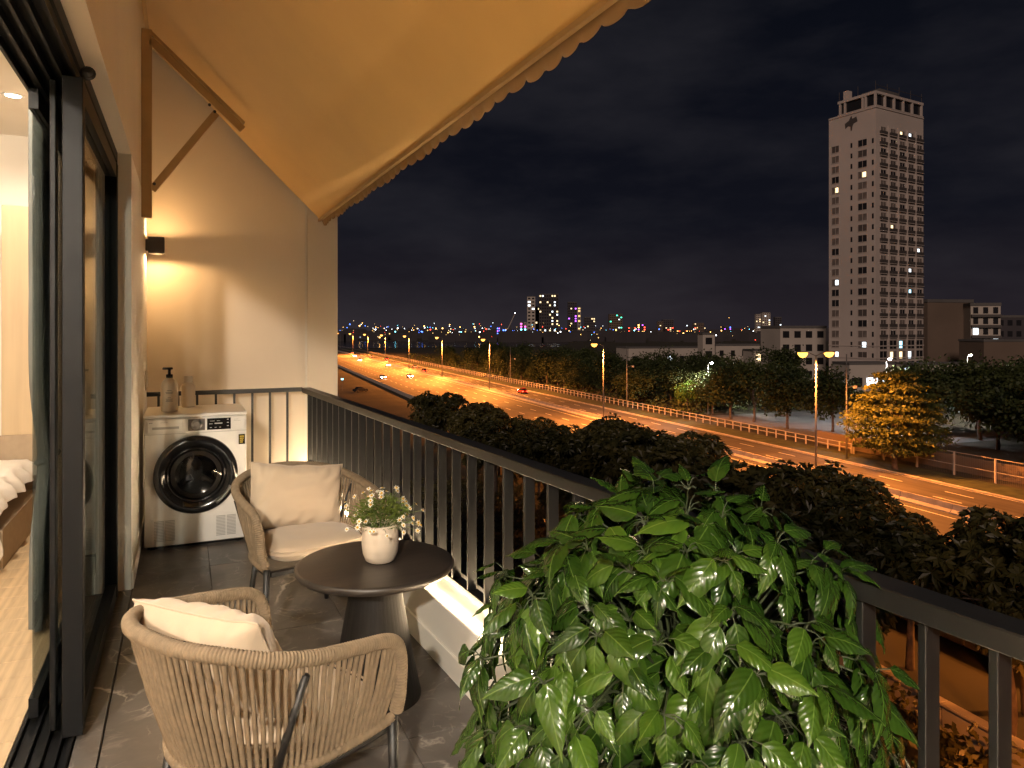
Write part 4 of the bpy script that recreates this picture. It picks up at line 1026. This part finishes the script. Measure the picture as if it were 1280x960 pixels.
def HT_A(s):
    K = [(10, 9.6), (33, 9.7), (40, 9.0), (48, 9.5), (61, 10.2), (75, 7.6), (89, 6.2), (105, 6.6), (125, 6.8), (150, 6.5)]
    for (a, b), (c, d) in zip(K, K[1:]):
        if s <= c: return b + (d - b) * max(0, s - a) / (c - a)
    return 6.5
def HT_O(o, s): return max(4, 18 - (18 - HT_A(s * 33.6 / o)) * o / 33.6)
for k in range(20):
    s = 13 + k * 5.3; o = 33.6 + random.uniform(-1.2, 1.2)
    tree('roadside_tree', '%s dark tree from the right in the row nearest the highway' % ORD[k], RW(o, s), 'ros', HT_O(o, s) / 9.6 * random.uniform(.84, 1.08), 'dark trees in front of the highway', k)
for k in range(11):
    s = 33 + k * 7.6; o = 24.6 + random.uniform(-1.5, 1.5)
    tree('lane_tree', '%s dark tree from the right in the row just beyond the railing' % ORD[k], RW(o, s), 'ros', HT_O(o, s) / 9.6 * random.uniform(.84, .95), 'dark trees just beyond the railing', k + 1)
for k in range(13):
    s = 22 + k * 6.2; o = 29.2 + random.uniform(-1.2, 1.2)
    tree('strip_tree', '%s dark tree from the right in the middle row of trees' % ORD[k], RW(o, s), 'ros', HT_O(o, s) / 9.6 * random.uniform(.86, .98), 'dark trees in the middle row', k + 2)
hg = random.Random(29); mb = MB()
for k in range(2300):
    s = 4 + 75 * hg.random() ** 1.3; o = 15 + 13.4 * hg.random(); c = Vector((o, s, hg.uniform(.1, 1.7)))
    for q in range(6):
        d = Vector((hg.uniform(-1, 1), hg.uniform(-1, 1), hg.uniform(-.1, 1))).normalized(); a = d.orthogonal().normalized() * .10; p = c + Vector((hg.gauss(0, .3), hg.gauss(0, .3), hg.gauss(0, .2)))
        mb.add([p, p + d * .22 + a, p + d * .45, p + d * .22 - a], [(0, 1, 2, 3)])
o_ = mb.build('shrubs', M['lf1'], label='dark low shrubs under the trees below the railing', cat='shrubs', kind='stuff'); o_.location = (0, 0, G); o_.rotation_euler = (0, 0, RZ)
tree('conical_tree', 'tiered conical tree lit yellow beside the highway', RW(77.3, 70.5), 'tier', 1.08, rz=.4)
tree('small_tree', 'small bright green tree lit by the white street lamp', (99.0, 126.0, G), 'green', 1.0)
for k, (X, Y, sc_, la) in enumerate([(101, 108, 1.18, 'spreading dark tree left of the tall twin orange lamp'), (99.5, 98, 1.15, 'spreading dark tree directly behind the tall twin orange lamp'), (104, 92, 1.1, 'dark multi stemmed tree between the orange lamp and conical tree'), (110, 78, 1.25, 'broad dark tree right of the conical tree'), (121, 86, 1.2, 'dark tree below the white lamp by the tower podium'), (116, 66, 1.2, 'dark round tree in front of the brown apartment block'), (131, 84, 1.1, 'dark tree under the rightmost white street lamp'), (104, 60, 1.15, 'dark tree behind the tall fence, right of the conical tree'), (143, 84, 1.2, 'dark tree at the right edge under the far buildings'), (118, 75, 1.3, 'broad dark tree just left of the brown block base'), (126, 74, 1.25, 'dark tree in front of the balcony block'), (137, 76, 1.3, 'dark tree hiding the kiosk roof'), (128, 62, 1.3, 'dark tree behind the olive tree at the right edge'), (111, 68, 1.15, 'low dark tree behind the tall fence posts'), (95, 44.0, 1.12, 'olive green tree cut by the right edge of the picture'), (150, 150, 1.3, 'dark tree standing before the tower base')]):
    tree('car_park_tree', la, (X, Y, G), 'belt', sc_, 'trees around the car park', k)
rb = random.Random(11)
for k in range(74):
    s = 122 + (k % 37) * 6.3 + rb.uniform(-4, 4); o = 88 + (k // 37) * 17 + rb.uniform(-4, 7) + max(0, (s - 240)) * .04
    tree('belt_tree', 'dark tree in the wooded belt between the highway fence and the river', RW(o, s), 'belt', rb.uniform(.80, 1.15), 'trees in the wooded belt beyond the fence', k, zs=rb.uniform(.85, 1.1))
ug = random.Random(19); mb = MB()
for k in range(2600):
    s = 130 + 330 * ug.random() ** 1.4; o = 83.0 + ug.random() ** 1.4 * 34 + max(0, s - 240) * .03; c = Vector((o, s, ug.uniform(.1, 2.6) * (1 if o > 85 else .4)))
    for q in range(5):
        d = Vector((ug.uniform(-1, 1), ug.uniform(-1, 1), ug.uniform(-.2, 1))).normalized(); a = d.orthogonal().normalized() * .22; p = c + Vector((ug.gauss(0, .5), ug.gauss(0, .5), ug.gauss(0, .25)))
        mb.add([p, p + d * .35 + a, p + d * .75, p + d * .35 - a], [(0, 1, 2, 3)])
o_ = mb.build('undergrowth', M['lf2'], label='dark scrub filling the wooded belt beyond the fence', cat='undergrowth', kind='stuff'); o_.location = (0, 0, G); o_.rotation_euler = (0, 0, RZ)
# ================================================================== tower
tw = thing('apartment_tower', 'tall pale apartment tower with rows of balconies', 'building', (188.9, 151.3, G), R(5.4))
WX, WY, HT = 24.5, 16.0, 85.3
autosmooth(MB().box((0, 0, 0), (WX, WY, HT)).build('wall', M['tower'], tw))
MB().box((-.06, -.06, HT), (WX + .06, 12.8, HT + .25)).build('cornice', M['tower'], tw)
cw = MB().box((.6, .6, HT + .25), (WX - .6, 12.2, HT + 3.7)).build('crown_storey', M['win'], tw)
for x in (0.0, 4.6, 9.2, 13.9, 18.6, 23.6): MB().box((x, -.0, HT + .25), (x + .55, .62, HT + 3.7)).build('pillar', M['tower'], tw)
for y in (3.2, 4.2, 10.2, 11.9): MB().box((0, y, HT + .25), (.62, y + .5, HT + 3.7)).build('pillar', M['tower'], tw)
MB().box((-.05, -.05, HT + 3.7), (WX + .05, 12.85, HT + 4.5)).build('parapet', M['tower'], tw)
rf = MB().box((8, 4, HT + 4.5), (18, 10, HT + 7.6)).build('roof_plant', M['roof'], tw)
for x, y in ((.2, .2), (6, .2), (12, .2), (24, .3), (.2, 12.4), (18, .2), (.2, 6)): MB().tube([(x, y, HT + 4.5), (x, y, HT + 7.4)], .09, 5).build('mast', M['towdk'], tw)
MB().bar((.2, .15, HT + 6.3), (24.2, .15, HT + 6.3), .1, .1).build('roof_rail', M['towdk'], tw)
MB().box((.2, 9.4, HT + 4.5), (2.2, 11, HT + 7.2)).build('tank', M['tower'], tw)
# emblem near the top of the left face: dark winged cross
em = MB().add([(-.07, y, z) for y, z in ((8.1, 84.3), (7.7, 83.2), (6.3, 83.6), (6.0, 82.0), (7.3, 81.6), (7.7, 80.9), (7.9, 79.6), (8.3, 79.6), (8.4, 80.9), (9.2, 81.2), (10.1, 80.6), (10.3, 82.2), (8.9, 82.9))], [tuple(range(13))])
em.v = em.v + [(v[0] + .08, v[1], v[2]) for v in em.v[:13]]; em.f += [(i, (i + 1) % 13, (i + 1) % 13 + 13, i + 13) for i in range(13)]; em.m += [0] * 13
em.build('emblem', M['towdk'], tw)
def winmesh(axis, w, h, lit, fw=.16):
    mb = MB(); d0 = -.03
    if axis == 'x':  # on face y=0, width along x
        lt = lit.startswith('lit'); mb.box((-w / 2, d0, 0), (w / 2, 0, h), mi=2 if lt else 1)
        if lt: mb.box((-w * .40, d0 - .02, .25), (w * .02, d0 - .002, h * .9), mi=1)
        for a, b in (((-w / 2 - fw, -.14, -fw), (w / 2 + fw, 0, 0)), ((-w / 2 - fw, -.14, h), (w / 2 + fw, 0, h + fw)), ((-w / 2 - fw, -.14, 0), (-w / 2, 0, h)), ((w / 2, -.14, 0), (w / 2 + fw, 0, h)), ((-.04, -.09, 0), (.04, -.031, h))): mb.box(a, b)
    else:
        lt = lit.startswith('lit'); mb.box((d0, -w / 2, 0), (0, w / 2, h), mi=2 if lt else 1)
        if lt: mb.box((d0 - .02, -w * .40, .25), (d0 - .002, w * .04, h * .9), mi=1)
        for a, b in (((-.14, -w / 2 - fw, -fw), (0, w / 2 + fw, 0)), ((-.14, -w / 2 - fw, h), (0, w / 2 + fw, h + fw)), ((-.14, -w / 2 - fw, 0), (0, -w / 2, h)), ((-.14, w / 2, 0), (0, w / 2 + fw, h)), ((-.09, -.04, 0), (-.031, .04, h))): mb.box(a, b)
    return mb.mesh('window', [M['tower'], M[lit], M['win2']])
M['win2'] = mat('curtained window', (.15, .125, .11), .5, var=.4, scale=.3)
WM = {}
def win(axis, w, h, lit): 
    k = (axis, w, h, lit)
    if k not in WM: WM[k] = winmesh(axis, w, h, lit)
    return WM[k]
M['win3'] = mat('dim window', (.08, .068, .062), .3)
rw = random.Random(5); FH = 3.24
litL = {(5, 'A'): 'lit1', (14, 'A'): 'lit2', (21, 'A'): 'lit2', (4, 'B'): 'lit1', (20, 'B'): 'lit2'}
litR = {(9, 1): 'lit1', (11, 4): 'lit2', (13, 3): 'lit2', (15, 3): 'lit3', (0, 3): 'lit2', (0, 2): 'lit1'}
bm_ = MB().box((-1.75, -.55, -.14), (1.75, 0, 0), mi=0).box((-1.7, -.5, 0), (1.7, -.42, .95), mi=1).box((-1.7, -.42, 0), (-1.6, 0, .95), mi=1).box((1.6, -.42, 0), (1.7, 0, .95), mi=1)
balc = bm_.mesh('balcony', [M['tower'], M['towdk']])
slit = MB().box((-.04, -.3, 0), (0, .3, 1.5)).mesh('slit_window', M['win'])
for k in range(23):
    z = 77.2 - k * FH
    if k > 0:
        for nm, y in (('A', 13.6), ('B', 4.3)):
            if nm == 'B' and k < 0: continue
            put('window', win('y', 2.5 if nm == 'A' else 2.9, 2.0, litL.get((k, nm), rw.choice(('win', 'win2', 'win3')))), tw, loc=(0, y, z))
        put('slit_window', slit, tw, loc=(0, 8.05, z + .3)); put('slit_window', slit, tw, loc=(0, .95, z + .2))
    if k < 20:
        for c, x in enumerate((3.6, 8.5, 13.2, 17.8, 22.3)):
            put('window', win('x', 2.6, 2.05, litR.get((k, c), rw.choice(('win', 'win3', 'win2', 'win2')))), tw, loc=(x, 0, z))
            put('balcony', balc, tw, loc=(x, 0, z - .12))
    else:
        for c, x in enumerate((3.6, 8.5, 13.2, 17.8, 22.3)):
            put('window', win('x', 3.6, 2.6, {(20, 2): 'lit3', (21, 1): 'lit1', (21, 2): 'lit1', (21, 3): 'lit2'}.get((k, c), 'win')), tw, loc=(x, 0, z - .3))
for z in (HT - .6, 12.9, 9.2): MB().box((-.22, -.22, z), (WX + .02, WY, z + .3)).build('ledge', M['tower'], tw)
for x in (5.9, 10.9, 15.5, 20.0): MB().box((x, -.35, 14), (x + .25, 0, 80)).build('fin', M['tower'], tw)
# podium
pd = thing('podium_shop', 'low podium with a bright bluish glass shop front below the tower', 'building', (188.9, 151.3, G), R(5.4))
MB().box((2, -7, 0), (WX - .5, -.4, 5.6)).build('wall', M['bld'], pd)
for k in range(9): 
    w_ = MB().box((4.6 + k * 2.12, -7.12, .6), (6.55 + k * 2.12, -7.01, 4.6)).build('shop_window', M[('lit2', 'lit3', 'lit2')[k % 3]], pd)
MB().box((1.5, -9, 5.2), (WX, -7.02, 5.55)).build('canopy', M['roof'], pd)
MB().box((2, -7.02, 5.6), (12, -6.2, 7.4)).build('sign_board', M['bld'], pd)
for k in range(5): MB().box((3 + k * 1.6, -7.2, 6.1), (4.1 + k * 1.6, -7.03, 6.9)).build('sign_letter', M['lit2'], pd)
# ================================================================== other buildings
fwd = Vector((math.sin(R(24.5)), math.cos(R(24.5)), 0)); rgt = Vector((math.cos(R(24.5)), -math.sin(R(24.5)), 0))
def block(name, label, lat, d, w, dep, h, wall, rz=0, floors=0, cols=0, lit=.15, litm=('lit1',), wsize=(.55, .5), group=None, stuff=False, roofm='roof', cat='building', sidecols=0):
    p = rgt * lat + fwd * d; t = thing(name, label, cat, (p.x, p.y, G), R(-24.5) + rz, group)
    MB().box((-w / 2, 0, 0), (w / 2, dep, h)).build('wall', M[wall], t)
    MB().box((-w / 2 - .2, -.2, h), (w / 2 + .2, dep + .2, h + min(1.2, h * .03 + .3))).build('roof', M[roofm], t)
    rn = random.Random(hash(label) % 1000 if False else int(abs(lat) * 7 + d)); groups = {}
    for i in range(floors):
        for j in range(cols):
            fh = h / floors; cwid = w / cols
            x = -w / 2 + (j + .5) * cwid; z = (i + .28) * fh; m_ = rn.choice(litm) if rn.random() < lit else 'win'
            a, b = (x - cwid * wsize[0] / 2, -.10, z), (x + cwid * wsize[0] / 2, -.02, z + fh * wsize[1])
            if stuff: groups.setdefault(m_, MB()).box(a, b)
            else: MB().box(a, b).build('window', M[m_], t)
        for j in range(sidecols):
            cwid = dep / sidecols; y_ = (j + .5) * cwid; z = (i + .28) * h / floors; m_ = rn.choice(litm) if rn.random() < lit else 'win'
            MB().box((-w / 2 - .1, y_ - cwid * .28, z), (-w / 2 - .02, y_ + cwid * .28, z + h / floors * wsize[1])).build('window', M[m_], t)
    for m_, mb in groups.items():
        mb.build('lit_window' if m_ != 'win' else 'dark_window', M[m_], t, kind='stuff')
    return t
# mid distance
block('low_apartments', 'low apartment block lit orange beside the tower base', (1004 - 640) / 900 * 250, 250, 17, 14, 18.5, 'bldw', R(8), 4, 4, .1, ('lit1', 'lit2'))
bb = block('brown_block', 'dark brown apartment block right of the tower', (1188 - 640) / 900 * 265, 265, 19, 18, 28, 'bldb', R(10), 0, 0)
b3 = block('balcony_block', 'narrow block with stacked lit balconies right of the brown block', (1232 - 640) / 900 * 258, 258, 9.5, 14, 26.5, 'bldw', R(-14), 7, 3, .12, ('lit1', 'lit2'), (.5, .6))
for i in range(1, 7): MB().box((-4.7, -1.1, i * 3.78 - .2), (4.7, -.12, i * 3.78 + .75)).build('balcony', M['towdk'], b3)
block('grey_block', 'dim grey block at the right edge behind the trees', (1268 - 640) / 900 * 300, 300, 16, 14, 23, 'bld', R(6), 5, 4, .08, ('lit2',))
block('white_hall', 'long low pale hall beyond the dark wood', (845 - 640) / 900 * 330, 330, 46, 16, 9.5, 'bldw', R(12), 1, 8, .1, ('lit2',), (.4, .35))
block('white_house', 'pale two storey house with a dark window beyond the wood', (930 - 640) / 900 * 290, 290, 24, 14, 11.5, 'bldw', R(9), 2, 5, .1, ('lit1',), (.35, .4))
block('stair_tower', 'pale concrete stair tower beside the two storey house', (886 - 640) / 900 * 286, 286, 5, 5, 16, 'bldw', R(9), 3, 1, .0)
block('corner_house', 'small pale house left of the orange lit apartments', (962 - 640) / 900 * 268, 268, 12, 10, 10, 'bldw', R(5), 2, 3, .15, ('lit1',))
block('kiosk', 'low shop with a purple and white lit sign at the right edge', (1262 - 640) / 900 * 190, 190, 16, 8, 5.2, 'bldw', R(4), 1, 4, .8, ('lit2', 'purple light', 'cyan light'), (.75, .3))
block('garage_shed', 'pale shed below the tower at the left of the podium', (1090 - 640) / 900 * 196, 196, 13, 8, 8.5, 'bldw', R(6), 1, 3, .7, ('lit2',), (.7, .3))
block('white_hut', 'white flat roofed hut right of the brown block base', (1185 - 640) / 900 * 215, 215, 22, 8, 7.5, 'bldw', R(8), 1, 5, .1, ('lit2',), (.4, .3))
block('pitched_hall', 'dim pitched hall behind the rightmost trees', (1262 - 640) / 900 * 240, 240, 18, 12, 14, 'bldb', R(4), 0, 0)
# skyline: (px left, px right, px top, distance, wall, floors, cols, lit share, lit materials, label)
SK = [(674, 698, 368, 1500, 'bld', 14, 8, .18, ('lit1', 'lit1', 'lit2'), 'dark office tower with yellow lit rows, tallest on the skyline'),
      (659, 669, 371, 1480, 'bldw', 12, 2, .12, ('lit2',), 'slim pale slab tower touching the tallest skyline tower'),
      (669, 675, 384, 1520, 'bld', 9, 2, .2, ('lit1',), 'low dark link between the two tallest skyline towers'),
      (650, 653, 403, 1300, 'bldw', 6, 1, .9, ('cyan light', 'magenta light'), 'left of two thin pink topped columns by the river'),
      (655, 658, 403, 1310, 'bldw', 6, 1, .9, ('cyan light', 'magenta light'), 'right of two thin pink topped columns by the river'),
      (621, 625, 409, 1250, 'bld', 5, 2, .9, ('blue light', 'purple light'), 'small block outlined in blue and purple light'),
      (628, 633, 411, 1240, 'bld', 4, 2, .9, ('purple light', 'blue light'), 'lower block lit purple beside the blue one'),
      (710, 721, 378, 1700, 'bld', 14, 4, .14, ('lit1', 'purple light'), 'dark slender tower with a purple roof light'),
      (722, 726, 384, 1650, 'bldw', 12, 1, .6, ('dim amber',), 'thin tower with one lit amber edge'),
      (731, 744, 397, 1600, 'bld', 8, 5, .22, ('lit1',), 'squat dark block with scattered lit windows right of the amber edge'),
      (762, 778, 393, 1800, 'bldb', 11, 6, .12, ('lit2', 'green light'), 'brown grey tower above the green lights'),
      (797, 807, 405, 1700, 'bld', 6, 4, .5, ('red light', 'purple light', 'amber light'), 'small flared block glowing red and purple'),
      (785, 795, 409, 1900, 'bldb', 6, 4, .15, ('lit1', 'red light'), 'low brown block between the green lights and red block'),
      (822, 829, 402, 2000, 'bldb', 9, 3, .1, ('lit1',), 'grey tower left of the dark twin blocks'),
      (829, 842, 400, 2050, 'bld', 9, 5, .10, ('lit1', 'red light'), 'dark block with two red lights'),
      (868, 880, 404, 1900, 'bldb', 8, 5, .16, ('lit1',), 'pale grey tower with a yellow lit top'),
      (905, 914, 408, 1800, 'bld', 6, 4, .4, ('purple light', 'blue light'), 'small pointed block lit purple'),
      (945, 951, 393, 1500, 'bldw', 12, 3, .14, ('lit1', 'lit2'), 'left of the twin pale towers near the orange lamp'),
      (953, 963, 391, 1500, 'bldw', 12, 4, .14, ('lit1', 'lit2'), 'right of the twin pale towers near the orange lamp'),
      (969, 977, 397, 1500, 'bld', 10, 3, .2, ('lit2',), 'dark tower with a white crown light near the orange lamp'),
      (985, 1015, 408, 1300, 'bldb', 6, 10, .12, ('lit1',), 'wide brown block behind the orange lit apartments'),
      (566, 580, 414, 1500, 'bld', 5, 6, .3, ('cyan light', 'lit2'), 'low block with cyan lights across the river'),
      (540, 556, 416, 1450, 'bld', 4, 6, .35, ('lit2', 'lit1'), 'low lit block across the river left of the cyan one'),
      (600, 616, 413, 1500, 'bld', 5, 6, .3, ('lit1', 'red light'), 'low block with red and amber lights behind the highway lamp'),
      (466, 480, 414, 1700, 'bld', 5, 5, .3, ('lit2', 'lit1'), 'low lit block at the left end of the skyline'),
      (846, 860, 413, 1500, 'bld', 4, 6, .35, ('amber light', 'red light'), 'low block with red lamps right of the dark twin blocks'),
      (740, 760, 414, 1400, 'bld', 3, 8, .4, ('green light', 'cyan light'), 'low hall strung with green lights')]
for x0, x1, yt, d, wl, fl2, co_, li, lm, la in SK:
    xm = (x0 + x1) / 2; h = 1.5 + (412 - yt) / 900 * d - G
    block('skyline_building', la, (xm - 640) / 900 * d, d, (x1 - x0) / 900 * d, (x1 - x0) / 900 * d * .8, h, wl, 0, fl2, co_, li, lm, (.6, .45), 'skyline buildings', True)
# crane
p = rgt * ((638 - 640) / 900 * 1250) + fwd * 1250
cn = thing('tower_crane', 'construction crane with a raised lit jib by the river', 'crane', (p.x, p.y, G), R(-24.5))
MB().box((-1, -1, 0), (1, 1, 26)).build('mast', M['bld'], cn); MB().bar((-6, 0, 16), (8, 0, 46), 1.4, 1.4).build('jib', M['conc'], cn)
MB().lathe([(0, -1), (1, 0), (0, 1)], 6, (8, 0, 46.5)).build('beacon', M['pale light'], cn)
# lights of the far city: too many and too small to count
rl2 = random.Random(77); ld = {}
for k in range(520):
    px_ = rl2.uniform(424, 1000); d = rl2.uniform(900, 2600); y_ = 412 + rl2.gauss(2.5, 4.5)
    if px_ > 760 and rl2.random() < .45: continue
    z = 1.5 + (412 - y_) / 900 * d
    if z < G + 1: z = G + rl2.uniform(2, 9)
    p = rgt * ((px_ - 640) / 900 * d) + fwd * d; s_ = d / 900 * rl2.choice((.3, .4, .45, .6, .9))
    m_ = rl2.choice(['amber light', 'amber light', 'dim amber', 'pale light', 'pale light', 'lit1', 'lit2', 'red light', 'cyan light', 'blue light', 'dim amber'])
    ld.setdefault(m_, MB()).add([(p.x + s_, p.y, z), (p.x - s_, p.y, z), (p.x, p.y + s_, z), (p.x, p.y - s_, z), (p.x, p.y, z + s_), (p.x, p.y, z - s_)], [(0, 2, 4), (2, 1, 4), (1, 3, 4), (3, 0, 4), (2, 0, 5), (1, 2, 5), (3, 1, 5), (0, 3, 5)])
for k, (m_, mb) in enumerate(ld.items()):
    mb.build('city_lights', M[m_], label='scattered %s points of the far city along the horizon' % {'amber light': 'bright amber', 'dim amber': 'faint amber', 'pale light': 'white', 'lit1': 'soft yellow', 'lit2': 'pale blue white', 'red light': 'red', 'cyan light': 'cyan', 'blue light': 'deep blue'}[m_], cat='city lights', kind='stuff')
# far low roofs of the city as one mass
rr_ = random.Random(4); mb = MB()
for k in range(420):
    d = rr_.uniform(1000, 3200); px_ = rr_.uniform(380, 1150); p = rgt * ((px_ - 640) / 900 * d) + fwd * d; w = rr_.uniform(10, 34); h = rr_.uniform(6, 17) + (d > 1800) * rr_.uniform(0, 9)
    mb.box((p.x - w / 2, p.y - w / 2, G), (p.x + w / 2, p.y + w / 2, G + h))
mb.build('distant_roofs', M['bld'], label='dark jumble of low city roofs along the horizon', cat='city', kind='stuff')
# river
pts = []
for px_, d in ((330, 640), (470, 690), (600, 720), (705, 760), (712, 1000), (600, 1080), (470, 1120), (300, 1200)):
    p = rgt * ((px_ - 640) / 900 * d) + fwd * d; pts.append((p.x, p.y, 0))
MB().add(pts, [tuple(range(8))]).build('river', M['water'], loc=(0, 0, G + .3), kind='structure')
